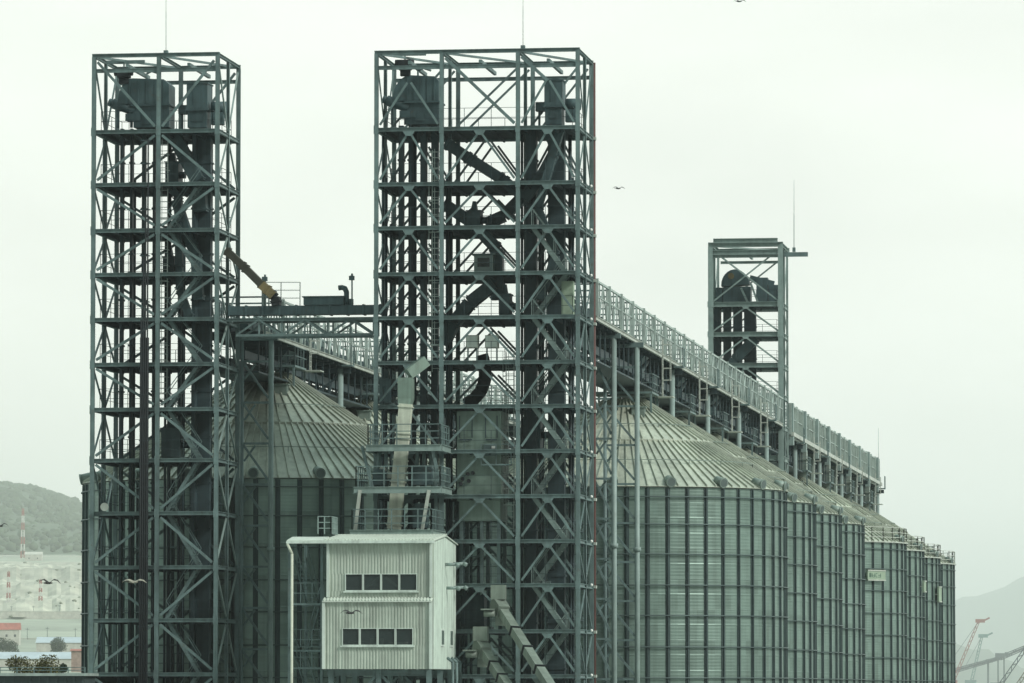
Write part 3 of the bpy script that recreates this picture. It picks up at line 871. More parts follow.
# elbow below it
chute_thing('pale steep chute passing down through the platforms above the white cabin', [(406, 404), (403, 436), (398, 484), (394, 529)], .72, .5, VF - 2.2, CHUTE)
hb = thing('feed_hopper', 'small green feed hopper on top of the pale chute', 'hopper', P(407, 400, VF - 1.4))
a = P(399, 399, VF - 1.4); c = P(413, 378, VF - 1.4)
b = MB().box((a.x, VF - 1.9, a.z), (c.x, VF - .9, c.z))
b.hexa([(a.x + .1, VF - 2.1, a.z - .9), (c.x - .2, VF - 2.1, a.z - .9), (c.x - .2, VF - 1.4, a.z - .9), (a.x + .1, VF - 1.4, a.z - .9), (a.x, VF - 1.9, a.z - .002), (c.x, VF - 1.9, a.z - .002), (c.x, VF - .9, a.z - .002), (a.x, VF - .9, a.z - .002)])
build('bin', b, CAB, hb)
b = MB(); q = P(412, 374, VF - 1.4); b.bar((q.x - .2, q.y, q.z), (q.x + .7, q.y + .5, q.z + .75), .5, .6); build('inlet', b, CAB, hb)
# curved duct
t = thing('elbow_duct', 'black curved duct above the tall green cabinet', 'duct', P(485, 404, VMD))
pts = [P(x, y, VMD) for x, y in ((466, 404), (474, 399), (481, 391), (485, 380), (485, 366), (482, 355))]
b = MB(); b.path(pts, .36, 12)
for q in pts[1:-1]: b.blob(q, .36, 10, 6, 0)
build('bend', b, DARK, t)
# tall cabinet
v = VF + .55
t = thing('machine_cabinet', 'tall green sheet cabinet with panelled doors in the middle bay of the wide tower', 'cabinet', P(480, 536, v))
a = P(457, 500, v); c = P(501, 411, v)
build('housing', MB().box((a.x, v, a.z), (c.x, v + 3.2, c.z)), CAB, t)
for (x0, x1, y0, y1) in ((460, 472, 416, 437), (486, 497, 416, 437)):
    p0 = P(x0, y1, v); p1 = P(x1, y0, v)
    b = MB().box((p0.x, v - .04, p0.z), (p1.x, v - .003, p1.z)); b.box((p0.x + .06, v - .06, p0.z - .1), (p1.x - .02, v - .045, p0.z - .04))
    dr = build('door', b, CAB, t)
    g_ = MB()
    for q0, q1 in (((p0.x - .04, p0.z - .05), (p0.x + .01, p1.z + .02)), ((p1.x - .01, p0.z - .05), (p1.x + .04, p1.z + .02)), ((p0.x, p0.z - .2), (p1.x, p0.z - .12))): g_.box((q0[0], v - .075, q0[1]), (q1[0], v - .062, q1[1]))
    build('door_frame', g_, LEG, dr)
b = MB(); p0 = P(484, 456, v); p1 = P(496, 444, v)
b.box((p0.x, v - .1, p0.z), (p1.x, v - .003, p1.z)); build('control_panel', b, STEEL, t)
p0 = P(491, 448.5, v - .11); p1 = P(495, 446, v - .11); build('plate', MB().box((p0.x, v - .13, p0.z), (p1.x, v - .105, p1.z)), PALE_G, t)
b = MB()
for x, y in ((463, 479), (468, 474), (473, 473), (461, 484), (469, 481)):
    p0 = P(x, y, v); b.tube((p0.x, v - .18, p0.z), (p0.x, v - .003, p0.z), .11, 8)
build('valve', b, DARK, t)
b = MB(); p0 = P(482, 465, v); p1 = P(512, 465, v)
b.box((p0.x, v - .38, p0.z - .04), (p1.x, v - .01, p0.z + .04)); b.rail([(p0.x, v - .36, p0.z + .04), (p1.x, v - .36, p0.z + .04)], 1.1, .8, .025)
build('service_balcony', b, STEEL, t)
a = P(459, 521, v); c = P(500, 500, v)
build('base_bin', MB().box((a.x, v + .1, a.z), (c.x, v + 3.0, c.z - .05)).box((a.x - .1, v - .02, c.z - .05), (c.x + .1, v + 3.1, c.z - .002)), CAB, t)
b = MB()
for x in (a.x, c.x - .2, (a.x + c.x) / 2):
    for y in (.2, 2.6): build('leg', MB().box((x, v + y, zM[11]), (x + .18, v + y + .2, a.z - .003)), STEEL, t)
# white electrical boxes
for (x0, x1, lab) in ((466, 478, 'left one of two white cabinets on a platform of the wide tower'), (485, 498, 'right one of two white cabinets on a platform of the wide tower')):
    v = VF + .9; a = P(x0, 348, v); c = P(x1, 335, v)
    t = thing('switch_cabinet', lab, 'cabinet', (a.x, v, zM[6]), 'white switch cabinets')
    build('housing', MB().box((a.x, v, a.z), (c.x, v + .5, c.z)), WHITE, t)
    build('door', MB().box((a.x + .06, v - .03, a.z + .06), (c.x - .06, v - .003, c.z - .06)), WHITE2, t)
    for x in (a.x + .05, c.x - .12):
        build('leg', MB().box((x, v + .1, zM[6] + .07), (x + .08, v + .2, a.z - .002)), STEEL, t)
v = VF + 1.2; a = P(565, 314, v); c = P(575, 281, v)
t = thing('switch_cabinet', 'tall pale green cabinet in the right bay of the wide tower', 'cabinet', (a.x, v, zM[5]))
build('housing', MB().box((a.x - .2, v, zM[5] + .1), (c.x - .1, v + .6, c.z)), SIGN, t)
build('door', MB().box((a.x - .13, v - .03, zM[5] + .2), (c.x - .17, v - .003, c.z - .1)), SIGN, t)
v = VF + 2; a = P(474, 269, v); c = P(493, 255, v)
t = thing('control_hut', 'small glazed hut on an upper platform of the wide tower', 'hut', (a.x, v, zM[4]))
build('wall', MB().box((a.x, v, zM[4] + .08), (c.x, v + 1.4, c.z)), STEEL_L, t)
build('window', MB().box((a.x + .2, v - .02, zM[4] + .5), (c.x - .2, v - .003, c.z - .15)), GLASS, t)
build('roof', MB().box((a.x - .12, v - .12, c.z + .002), (c.x + .12, v + 1.5, c.z + .09)), STEEL, t)

# stairs zig zagging through the right bay of the wide tower
t = thing('zigzag_stair', 'steel stair zig zagging down the right bay of the wide tower', 'stair', (UM[2] + 1.6, VF + 1.2, 0))
for i in range(4, len(zM)):
    zt_, zb_ = zM[i - 1] + .07, zM[i] + .07
    if zb_ < 0: break
    x0, x1 = UM[2] + .7, UM[3] - .8
    if i % 2: x0, x1 = x1, x0
    b = MB(); y = VF + .9 + (i % 2) * 1.0
    for dy in (-.38, .38):
        b.bar((x0, y + dy, zt_), (x1, y + dy, zb_), .05, .24, (0, 0, 1))
        b.bar((x0, y + dy, zt_ + 1), (x1, y + dy, zb_ + 1), .04, .05, (0, 0, 1))
        for k in range(4):
            q = Vector((x0, y + dy, zt_)).lerp(Vector((x1, y + dy, zb_)), k / 3); b.bar(q, q + Vector((0, 0, 1)), .04, .04)
    for k in range(1, 12):
        q = Vector((x0, y, zt_)).lerp(Vector((x1, y, zb_)), k / 12); b.box((q.x - .12, y - .36, q.z - .02), (q.x + .12, y + .36, q.z + .02))
    build('flight', b, STEEL_L, t)
# stair in the leftmost tower
t = thing('zigzag_stair', 'steel stair zig zagging down behind the braces of the leftmost tower', 'stair', (ULT[1] + 1, VF + 1.2, 0))
for i in range(3, len(zL)):
    zt_, zb_ = zL[i - 1] + .07, zL[i] + .07
    if zb_ < 0: break
    x0, x1 = ULT[1] + .45, ULT[1] + 2.3
    if i % 2: x0, x1 = x1, x0
    b = MB(); y = VF + .85
    for dy in (-.35, .35):
        b.bar((x0, y + dy, zt_), (x1, y + dy, zb_), .05, .2, (0, 0, 1)); b.bar((x0, y + dy, zt_ + 1), (x1, y + dy, zb_ + 1), .035, .04, (0, 0, 1))
    for k in range(1, 12):
        q = Vector((x0, y, zt_)).lerp(Vector((x1, y, zb_)), k / 12); b.box((q.x - .1, y - .33, q.z - .02), (q.x + .1, y + .33, q.z + .02))
    build('flight', b, STEEL, t)

# dark cable riser on the leftmost tower
t = thing('cable_riser', 'black vertical cable riser beside the centre column of the leftmost tower', 'cable duct', (U(148, VF), VF + .3, 0))
a = P(143.5, 320, VF + .45); c = P(152.5, 320, VF + .45)
b = MB().box((a.x, VF - .5, 0), (c.x - .06, VF - .2, Z(338, VF, 148)))
build('duct', b, DARK, t)
b = MB()
for k in range(4):
    x = a.x + .08 + (c.x - a.x - .16) * k / 3; b.tube((x, VF - .56, 0), (x, VF - .56, Z(320 - 60 * k, VF, 148)), .045, 6)
build('cable', b, DARK, t)
b = MB(); z = 1.0
while z < Z(140, VF, 148): b.box((a.x - .03, VF - .54, z), (c.x - .03, VF - .14, z + .05)); z += 1.3
build('clamp', b, LEG, t)
# red-brown riser pipe on the wide tower, pale clamps
t = thing('riser_pipe', 'red brown riser pipe running up the right side of the wide tower', 'pipe', (UM[3] + .12, VB + .3, 0))
q = P(594, 300, VB + .35)
build('pipe', MB().tube((q.x, q.y, 0), (q.x, q.y, Z(62, VB, 594)), .10, 10), BROWN, t)
b = MB()
for z in zM[1:]:
    b.box((q.x - .18, q.y - .3, z - .08), (q.x + .14, q.y + .14, z + .08))
build('clamp', b, PALE, t)
for i, z in enumerate(zM[2:14]):  # added pale blobs for bright clamps at the floors, not lamps
    k = P(587, 300, VF + 3.2)
    t = thing('pale_clamp', 'small pale clamp on the right side face of the wide tower at a floor level', 'lamp', (UM[3] + .3, VF + 3.2, z), 'pale clamps up the side of the wide tower')
    build('clamp_knob', MB().blob((UM[3] + .36, VF + 3.2, z + .05), .085, 8, 6, 0), PALE_G, t)
    build('bracket', MB().box((UM[3] + .16, VF + 3.1, z - .05), (UM[3] + .32, VF + 3.3, z + .08)), STEEL, t)
for lab, pxs_, yy, v in (('thin vertical conduits in the left bay of the wide tower', (383, 386, 391, 415, 447, 451), 132, VF + 2.4),
                         ('thin vertical conduits beside the stair of the wide tower', (522, 540, 543, 570, 573), 132, VF + 4.2),
                         ('thin vertical conduits between the legs and the duct of the leftmost tower', (104, 134.5, 166, 170, 180, 184), 134, VF + 3.8)):
    t = thing('conduit_bundle', lab, 'pipes', (U(pxs_[0], v), v, 0), 'conduit bundles inside the towers')
    for k, px in enumerate(pxs_):
        q = P(px, yy + 46 * (k % 3), v + .3 * (k % 2)); build('conduit', MB().tube((q.x, q.y, 0), q, .075 + .03 * (k % 2), 8), LEG, t)
for lab, x0, x1, fl_, zs_, v, hh in (
        ('dark fan housing on the third floor from the top of the wide tower', 468, 484, 3, zM, VF + 2.5, 1.0),
        ('dark motor box in the middle bay of the wide tower below the small hut', 500, 513, 5, zM, VF + 2.2, 1.3),
        ('dark blower in the left bay of the wide tower level with the black elbow duct', 381, 395, 7, zM, VF + 1.6, 1.5),
        ('dark separator box in the right bay of the wide tower beside the cabinet top', 524, 545, 8, zM, VF + 3.4, 1.9),
        ('dark separator box low in the right bay of the wide tower', 526, 549, 11, zM, VF + 3.2, 2.0),
        ('dark machine under the tall green cabinet of the wide tower', 462, 490, 12, zM, VF + 3.0, 1.9),
        ('dark gearbox in the centre of the leftmost tower below the drum head', 166, 182, 2, zL, VF + 3.2, 1.4),
        ('dark gearbox in the centre of the leftmost tower level with the ochre chute', 164, 178, 4, zL, VF + 3.4, 1.1),
        ('dark cleaner box low in the centre of the leftmost tower', 163, 186, 8, zL, VF + 3.0, 1.8)):
    a = P((x0 + x1) / 2, 400, v); w_ = (x1 - x0) * v / F / 2; z0 = zs_[fl_] + .07; 
    m_ = thing('drive_unit', lab, 'machine', (a.x, v, z0))
    build('housing', MB().box((a.x - w_, v - .6, z0 + .2), (a.x + w_ * .7, v + .6, z0 + hh)).box((a.x - w_ - .06, v - .66, z0 + hh), (a.x + w_ * .7 + .06, v + .66, z0 + hh + .06)), MACH, m_)
    build('inlet_cone', MB().hexa([(a.x - w_ * .6, v - .3, z0 + hh + .062), (a.x + w_ * .2, v - .3, z0 + hh + .062), (a.x + w_ * .2, v + .3, z0 + hh + .062), (a.x - w_ * .6, v + .3, z0 + hh + .062), (a.x - w_ * .4, v - .15, z0 + hh + .6), (a.x, v - .15, z0 + hh + .6), (a.x, v + .15, z0 + hh + .6), (a.x - w_ * .4, v + .15, z0 + hh + .6)]), MACH, m_)
    build('motor', MB().tube((a.x + w_ * .7 + .005, v - .2, z0 + hh * .5), (a.x + w_ * 1.5, v - .2, z0 + hh * .5), .2, 10), LEG, m_)
    build('skid', MB().box((a.x - w_, v - .5, z0), (a.x + w_ * 1.2, v + .5, z0 + .198)), STEEL, m_)
for lab, px, y0, y1, v in (('pale caged ladder right of the tall green cabinet', 510, 352, 532, VF + 1.6), ('pale caged ladder in the left bay of the wide tower', 436, 150, 372, VF + .8), ('pale caged ladder behind the centre column of the leftmost tower', 163, 140, 420, VF + 1.4)):
    a = P(px, y1, v); c = P(px, y0, v); t = thing('access_ladder', lab, 'ladder', a, 'caged ladders inside the towers')
    b = MB()
    for dx in (-.22, .22): b.bar((a.x + dx, v, a.z), (a.x + dx, v, c.z), .05, .05)
    k = a.z + .2
    while k < c.z: b.bar((a.x - .22, v, k), (a.x + .22, v, k), .035, .035); k += .32
    build('ladder', b, SLAT, t)
    b = MB(); k = a.z + 1.5
    while k < c.z:
        for q0, q1 in (((-.32, 0), (-.32, -.55)), ((-.32, -.55), (.32, -.55)), ((.32, -.55), (.32, 0))): b.bar((a.x + q0[0], v + q0[1], k), (a.x + q1[0], v + q1[1], k), .04, .04)
        k += .9
    for dx in (-.32, 0, .32): b.bar((a.x + dx, v - .57, a.z + 1.5), (a.x + dx, v - .57, c.z), .03, .03)
    build('cage', b, SLAT, t)
# hoists
for px, py, lab in ((405, 62, 'black chain hoist hung from the crown of the wide tower'), (124, 70, 'black chain hoist hung from the crown of the leftmost tower')):
    v = VF + 2.2; q = P(px, py, v)
    t = thing('chain_hoist', lab, 'hoist', q)
    b = MB().box(q + Vector((-.35, -.3, -.45)), q + Vector((.35, .3, .1))); b.tube(q + Vector((-.55, 0, -.1)), q + Vector((.5, 0, -.1)), .24, 10); b.box(q + Vector((-.25, -.2, -.8)), q + Vector((.3, .2, -.46)))
    build('winch', b, DARK, t)
    b = MB().tube(q + Vector((.3, 0, -.5)), q + Vector((.3, 0, -2.2)), .025, 6); build('chain', b, STEEL, t)
    b = MB().bar(q + Vector((-1.0, 0, .45)), q + Vector((1.2, 0, .45)), .14, .2); b.bar(q + Vector((0, 0, .1)), q + Vector((0, 0, .4)), .08, .08); build('trolley_rail', b, STEEL, t)
# rear tower machine
v = VR + 2.6
t = thing('bucket_elevator', 'elevator with a dark round drum in the top of the distant tower', 'grain elevator', (UR, v, 0), 'bucket elevators inside the towers')
poly = []
for k in range(13):
    a = PI * .02 + PI * k / 12
    poly.append((P(736 + 14 * math.cos(a), 286 - 16 * math.sin(a), v).x, P(736 + 14 * math.cos(a), 286 - 16 * math.sin(a), v).z))
build('head_hood', MB().prism(poly[::-1], 'y', v - .8, v + .8), MACH, t)
a = P(724, 303, v); c = P(756, 287, v)
build('head_base', MB().box((a.x, v - .7, a.z), (c.x - .4, v + .7, c.z)).bar(P(750, 278, v), P(774, 284, v), .5, .45), MACH, t)
q = P(731, 276, v - .82); build('cover_plate', MB().tube((q.x, v - .86, q.z), (q.x, v - .78, q.z), .26, 10), YELL, t)
for x0, x1 in ((715, 721), (725, 731), (735, 742), (746, 756)):
    build('elevator_leg', px_leg(MB(), x0, x1, 303, 900, v, .6), LEG, t)
for x0, x1, y0, y1, nm in ((757, 768, 278, 303, 'side_housing'), (716, 723, 288, 303, 'counterweight_box')):
    a = P(x0, y1, v); c = P(x1, y0, v); build(nm, MB().box((a.x, v - .55, a.z), (c.x, v + .5, c.z)), MACH, t)
build('support_strut', MB().bar(P(748, 303, v - .9), P(741, 288, v - .9), .16, .16), STEEL_L, t)
build('support_strut', MB().bar(P(758, 303, v - .9), P(751, 284, v - .9), .16, .16), STEEL_L, t)
q = P(775, 295, v)
build('drive_motor', MB().box(q - Vector((.5, .4, .7)), q + Vector((.4, .4, .8))), MACH, t)
chute_thing('dark chute slanting left inside the distant tower', [(756, 338), (735, 360), (728, 372)], .8, .7, VR + 1.2)

# ------------------------------------------------------------------ pipe bridge between the towers
v = VMD
t = thing('pipe_bridge', 'dark conveyor bridge joining the leftmost tower to the wide tower', 'bridge', (U(305, v), v, Z(320, v, 305)))
xa, xb = ULT[-1] + .2, UM[0] - .2
z = lambda y: Z(y, v, 305)
build('conveyor_casing', MB().box((xa, v - .4, z(315)), (xb, v + .4, z(306))), MACH, t)
b = MB()
for k in range(10):
    x = xa + (xb - xa) * k / 9; build('flange', MB().box((x - .05, v - .45, z(315.8)), (x + .05, v + .45, z(305.2))), MACH, t)
for vv in (v - .9, v + .9):
    b = MB(); b.hbeam((xa, vv, z(320.3)), (xb, vv, z(320.3)), .16, .18); b.bar((xa + .5, vv, z(336)), (xb - .3, vv, z(336)), .14, .14)
    n = 6
    for k in range(n):
        x0 = xa + .5 + (xb - xa - .8) * k / n; x1 = xa + .5 + (xb - xa - .8) * (k + 1) / n
        zz0, zz1 = (z(320.5), z(336)) if k % 2 else (z(336), z(320.5))
        b.bar((x0, vv, zz0), (x1, vv, zz1), .11, .1, (0, 1, 0)); b.bar((x1, vv + .07, z(336)), (x1, vv + .07, z(320.5)), .09, .09)
    build('truss', b, STEEL, t)
b = MB(); b.box((xa, v + .45, z(319.4)), (xb, v + .9, z(318.9))); build('walkway', b, DECK, t)
a = P(305, 305.6, v); c = P(345, 297.5, v)
build('drive_box', MB().box((a.x, v - .5, a.z), (c.x, v + .5, c.z)).box((a.x - .08, v - .58, c.z), (c.x + .08, v + .58, c.z + .06)), MACH, t)
pts = [P(x, y, v - .2) for x, y in ((346.5, 305), (346.5, 292), (345, 288.5), (342, 287.5), (338.5, 288))]
b = MB().path(pts, .15, 10)
for q in pts[1:-1]: b.blob(q, .15, 8, 6, 0)
build('gooseneck_pipe', b, MACH, t)
b = MB().box(P(348, 305.5, v) - Vector((.0, .2, 0)), P(353, 299, v) + Vector((0, .2, 0))); build('motor', b, MACH, t)
b = MB().rail([P(262, 306, v + .7), P(300, 306, v + .7)], 1.35, 1.1, .022, 2); build('maintenance_railing', b, STEEL, t)
for px, y0, lab in ((352, 278, 'lamp post at the right end of the pipe bridge'), (265, 279, 'short lamp post by the ochre chute on the pipe bridge')):
    q0 = P(px, 306, v - .3); q1 = P(px, y0, v - .3)
    lt = thing('lamp_post', lab, 'lamp', q0, 'lamp posts on the pipe bridge')
    build('post', MB().tube(q0, q1, .045, 8), STEEL, lt)
    build('lamp_head', MB().box(q1 + Vector((-.16, -.12, -.12)), q1 + Vector((.13, .12, .12))).tube(q1, q1 + Vector((0, 0, .25)), .06, 8), MACH, lt)

# ------------------------------------------------------------------ chute platforms above the cabin
t = thing('chute_frame', 'three railed steel platforms around the pale chute above the white cabin', 'platform', (U(398, VF - 2), VF - 2, Z(531, VF - 2, 398)))
fl = [(368, 440, 446, VF - 3.6), (356, 440, 488, VF - 4.0), (352, 431, 531, VF - 4.6)]
for (x0, x1, y, va) in fl:
    a = P(x0, y, va); c = P(x1, y, va); vb_ = VF - .3
    zz = a.z
    b = MB(); xc0, xc1 = P(390, y, VF - 2.2).x - .5, P(412, y, VF - 2.2).x + .3
    b.box((a.x, va, zz - .06), (c.x, VF - 2.8, zz + .04)); b.box((a.x, VF - 1.6, zz - .06), (c.x, vb_, zz + .04)); b.box((a.x, VF - 2.8, zz - .06), (xc0, VF - 1.6, zz + .04)); b.box((xc1, VF - 2.8, zz - .06), (c.x, VF - 1.6, zz + .04))
    pl = build('platform', b, DECK, t)
    b = MB(); b.hbeam((a.x - .1, va - .1, zz - .12), (c.x + .1, va - .1, zz - .12), .18, .36); b.hbeam((a.x - .1, va + .05, zz - .12), (a.x - .1, vb_, zz - .12), .18, .36); b.hbeam((c.x + .1, va + .05, zz - .12), (c.x + .1, vb_, zz - .12), .18, .36)
    build('edge_beam', b, STEEL_L, pl)
    b = MB().rail([(a.x, vb_, zz + .04), (a.x, va, zz + .04), (c.x, va, zz + .04), (c.x, vb_, zz + .04)], 1.15, .75, .03, 2); build('railing', b, STEEL, pl)
for p0, p1 in (((362, 446), (372, 487)), ((432, 448), (441, 488))):
    build('post', MB().bar(P(*p1, VF - 3.2), P(*p0, VF - 3.2), .16, .16), STEEL, t)
for p0, p1 in (((360, 490), (355, 531)), ((429, 490), (422, 531))):
    build('raking_post', MB().bar(P(*p1, VF - 4.2), P(*p0, VF - 4.2), .17, .17), PALE, t)
for px in (436, 376):
    build('post', MB().bar((U(px, VF - 1), VF - 1, Z(531, VF, 400)), (U(px, VF - 1), VF - 1, Z(446, VF, 400)), .16, .16), STEEL, t)
t2 = thing('valve_cluster', 'row of small drop pipes and valves hanging under the upper chute platform', 'pipes', P(400, 487, VF - 1.2))
b = MB()
for k, px in enumerate((380, 386, 392, 418, 424, 430)):
    a = P(px, 448, VF - 1.3); c = P(px + (k % 3 - 1) * 3, 486, VF - 1.3); b.tube(a, c, .12, 8)
build('drop_pipe', b, STEEL, t2)
b = MB()
for k, px in enumerate((383, 389, 421, 427)):
    q = P(px, 470 + 5 * (k % 2), VF - 1.6); b.tube(q - Vector((0, .15, 0)), q + Vector((0, .15, 0)), .2, 10)
build('valve', b, PALE, t2)
for x0, x1, y0, y1, lab in ((413, 433, 470, 487, 'dark motor housing right of the pale chute on the middle chute platform'), (374, 388, 474, 487, 'small dark machine left of the pale chute on the middle chute platform'),
                            (414, 428, 508, 530, 'dark cabinet right of the pale chute on the cabin roof')):
    v = VF - 1.4; a = P(x0, y1, v); c = P(x1, y0, v)
    m_ = thing('drive_unit', lab, 'machine', a)
    build('housing', MB().box((a.x, v - .5, a.z + .1), (c.x, v + .4, c.z)), MACH, m_)
    build('cap', MB().prism([(a.x - .05, c.z + .002), (c.x + .05, c.z + .002), (c.x - .15, c.z + .25), (a.x + .15, c.z + .25)], 'y', v - .55, v + .45), MACH, m_)

# ------------------------------------------------------------------ white cabin
VH = VF * .970
t = thing('control_cabin', 'white corrugated two storey control cabin on legs below the chute platforms', 'cabin', (U(380, VH), VH + 4, 0))
vb_ = VF - .45
def corr(b, x0, x1, z0, z1, y, n, d=.05):     # corrugated sheet facing the camera
    w = (x1 - x0) / n
    for k in range(n):
        xa = x0 + k * w
        b.prism([(xa, y), (xa + w * .15, y - d), (xa + w * .55, y - d), (xa + w * .7, y)], 'z', z0, z1)
xu0, xu1 = U(328, VH, 570), U(433.5, VH, 570)
xl0, xl1 = U(323.5, VH - .3, 630), U(431.5, VH - .3, 630)
zt_ = Z(541.5, VH, 432); zmid = Z(600, VH, 380); zb_ = Z(669, VH, 380)
zrd = zt_ + .34; vmid = (VH + vb_) / 2
# hollow walls with window openings
def wall_front(b, x0, x1, z0, z1, y, openings, th=.12):
    xs = sorted(openings, key=lambda q: q[0]); 
    ox0 = xs[0][0]; ox1 = xs[-1][1]; oz0 = xs[0][2]; oz1 = xs[0][3]
    for (a, c, e, f) in ((x0, x1, z0, oz0), (x0, x1, oz1, z1), (x0, ox0, oz0, oz1), (ox1, x1, oz0, oz1)):
        b.box((a, y, e), (c, y + th, f))
        n = max(1, round((c - a) / .17)); corr(b, a, c, e, f, y + .002, n, .03)
ub = MB()
winU = (P(345, 591, VH), P(417.5, 573.5, VH)); winL = (P(342, 645.5, VH - .3), P(413.5, 628, VH - .3))
wall_front(ub, xu0, xu1, zmid + .02, zt_, VH, [(winU[0].x, winU[1].x, winU[0].z, winU[1].z)])
lb = MB()
wall_front(lb, xl0, xl1, zb_, zmid - .12, VH - .3, [(winL[0].x, winL[1].x, winL[0].z, winL[1].z)])
for b, x0, x1, z0, z1, vf_ in ((ub, xu0, xu1, zmid + .02, zt_, VH), (lb, xl0, xl1, zb_, zmid - .12, VH - .3)):
    b.box((x0, vf_ + .122, z0), (x0 + .12, vb_, z1)); b.box((x0 + .122, vb_ - .12, z0), (x1 - .122, vb_, z1))
    b.box((x0 + .13, vf_ + .13, z0), (x1 - .13, vb_ - .13, z0 + .1))
fw = build('front_wall', ub, WHITE, t); fl_ = build('lower_front_wall', lb, WHITE, t)
# right gable wall, smooth pale sheet, lit side partly put into the colour
g = MB(); xr = xu1
g.prism([(VH + .124, zb_), (vb_, zb_), (vb_, zt_), (vmid, zrd), (VH + .124, zt_)], 'x', xr - .12, xr)
n = 30
for k in range(n):
    y = VH + .15 + (vb_ - VH - .2) * k / n; zz = zt_ + (zrd - zt_) * (1 - abs((y - vmid) / (vb_ - vmid))) - .02
    g.box((xr, y, zb_), (xr + .025, y + .12, max(zt_, zz)))
build('gable_wall', g, WHITE2, t)
# roof
r = MB(); e = .18
xx0 = U(287.5, VH, 540); xx1 = xr + .1
n = 44; w = (xx1 - xx0) / n
for sgn, va in ((-1, VH - .3), (1, vb_ + .2)):
    zl = zt_ + .04 - .02
    zr_ = zrd + .06
    for k in range(n):
        xa = xx0 + k * w
        if xa < xu0 - .3 and sgn > 0: continue
        if xa < xu0 - .3:
            r.hexa([(xa, va, zl), (xa + w * .98, va, zl), (xa + w * .98, vmid - 2.6, zl + .25), (xa, vmid - 2.6, zl + .25), (xa, va, zl + .06), (xa + w * .98, va, zl + .06), (xa + w * .98, vmid - 2.6, zl + .31), (xa, vmid - 2.6, zl + .31)])
        else:
            r.hexa([(xa, va, zl), (xa + w * .98, va, zl), (xa + w * .98, vmid, zr_), (xa, vmid, zr_), (xa, va, zl + .05), (xa + w * .98, va, zl + .05), (xa + w * .98, vmid, zr_ + .05), (xa, vmid, zr_ + .05)] if sgn < 0 else
                   [(xa, vmid, zr_), (xa + w * .98, vmid, zr_), (xa + w * .98, va, zl), (xa, va, zl), (xa, vmid, zr_ + .05), (xa + w * .98, vmid, zr_ + .05), (xa + w * .98, va, zl + .05), (xa, va, zl + .05)])
            if sgn < 0: r.bar((xa + w * .5, va, zl + .085), (xa + w * .5, vmid, zr_ + .085), .07, .07)
r.bar((xu0 - .3, vmid, zrd + .16), (xx1, vmid, zrd + .16), .3, .06)
roof = build('roof', r, WROOF, t)
b = MB().bar((xx0, VH - .36, zt_ - .03), (xx1, VH - .36, zt_ - .03), .12, .12); build('gutter', b, WHITE2, roof)
# lower canopy strip between the storeys
r = MB(); n = 34; x0, x1 = xl0 - .05, xl1 + .05; w = (x1 - x0) / n
for k in range(n):
    xa = x0 + k * w
    r.hexa([(xa, VH - .48, zmid - .12), (xa + w * .97, VH - .48, zmid - .12), (xa + w * .97, VH - .05, zmid + .06), (xa, VH - .05, zmid + .06), (xa, VH - .48, zmid - .07), (xa + w * .97, VH - .48, zmid - .07), (xa + w * .97, VH - .05, zmid + .11), (xa, VH - .05, zmid + .11)])
    r.bar((xa + w * .5, VH - .48, zmid - .04), (xa + w * .5, VH - .05, zmid + .13), .06, .06)
build('canopy', r, WROOF, t)
# corner trims and downpipes
b = MB()
for x, y, z0, z1 in ((xu0, VH - .06, zmid + .15, zt_ - .05), (xu1 - .14, VH - .06, zmid + .15, zt_ - .05), (xl0, VH - .36, zb_, zmid - .14), (xl1 - .05, VH - .36, zb_, zmid - .14)):
    build('corner_trim', MB().box((x - .06, y - .08, z0), (x + .09, y, z1)), WHITE2, t)
b = MB(); q = Vector((U(288.5, VH, 545), VH - .36, zt_ - .1)); q2 = Vector((U(293, VH, 555), VH - .3, Z(554, VH, 293)))
b.path([q, q2, Vector((q2.x, q2.y, 0))], .075, 8); build('downpipe', b, CHUTE, t)
# windows
for (w0, w1, vv) in ((winU[0], winU[1], VH), (winL[0], winL[1], VH - .3)):
    n = 4; w = (w1.x - w0.x) / n
    for k in range(n):
        x0 = w0.x + k * w + .008; x1 = x0 + w - .016
        f = MB(); tk = .042
        for a, c in (((x0, w0.z), (x1, w0.z + tk)), ((x0, w1.z - tk), (x1, w1.z)), ((x0, w0.z + tk), (x0 + tk, w1.z - tk)), ((x1 - tk, w0.z + tk), (x1, w1.z - tk))):
            f.box((a[0], vv - .08, a[1]), (c[0], vv + .06, c[1]))
        fr = build('window', f, WHITE2, t)
        build('pane', MB().box((x0 + tk, vv + .0, w0.z + tk), (x1 - tk, vv + .02, w1.z - tk)), GLASS, fr)
    build('window_sill', MB().box((w0.x - .08, vv - .14, w0.z - .09), (w1.x + .08, vv - .05, w0.z - .002)), WHITE2, t)
for x0, x1 in ((1.0, 1.75), (3.6, 4.5)):
    f = MB(); za, zc_ = Z(646, VH, 445), Z(628, VH, 445); y0 = VH + x0 * 1.25 + 1.2; y1 = y0 + .85 * 1.4
    f.box((xr + .02, y0, za), (xr + .06, y1, zc_)); fr = build('window', f, WHITE2, t)
    build('pane', MB().box((xr + .05, y0 + .18, za + .1), (xr + .07, y1 - .18, zc_ - .1)), GLASS, fr)
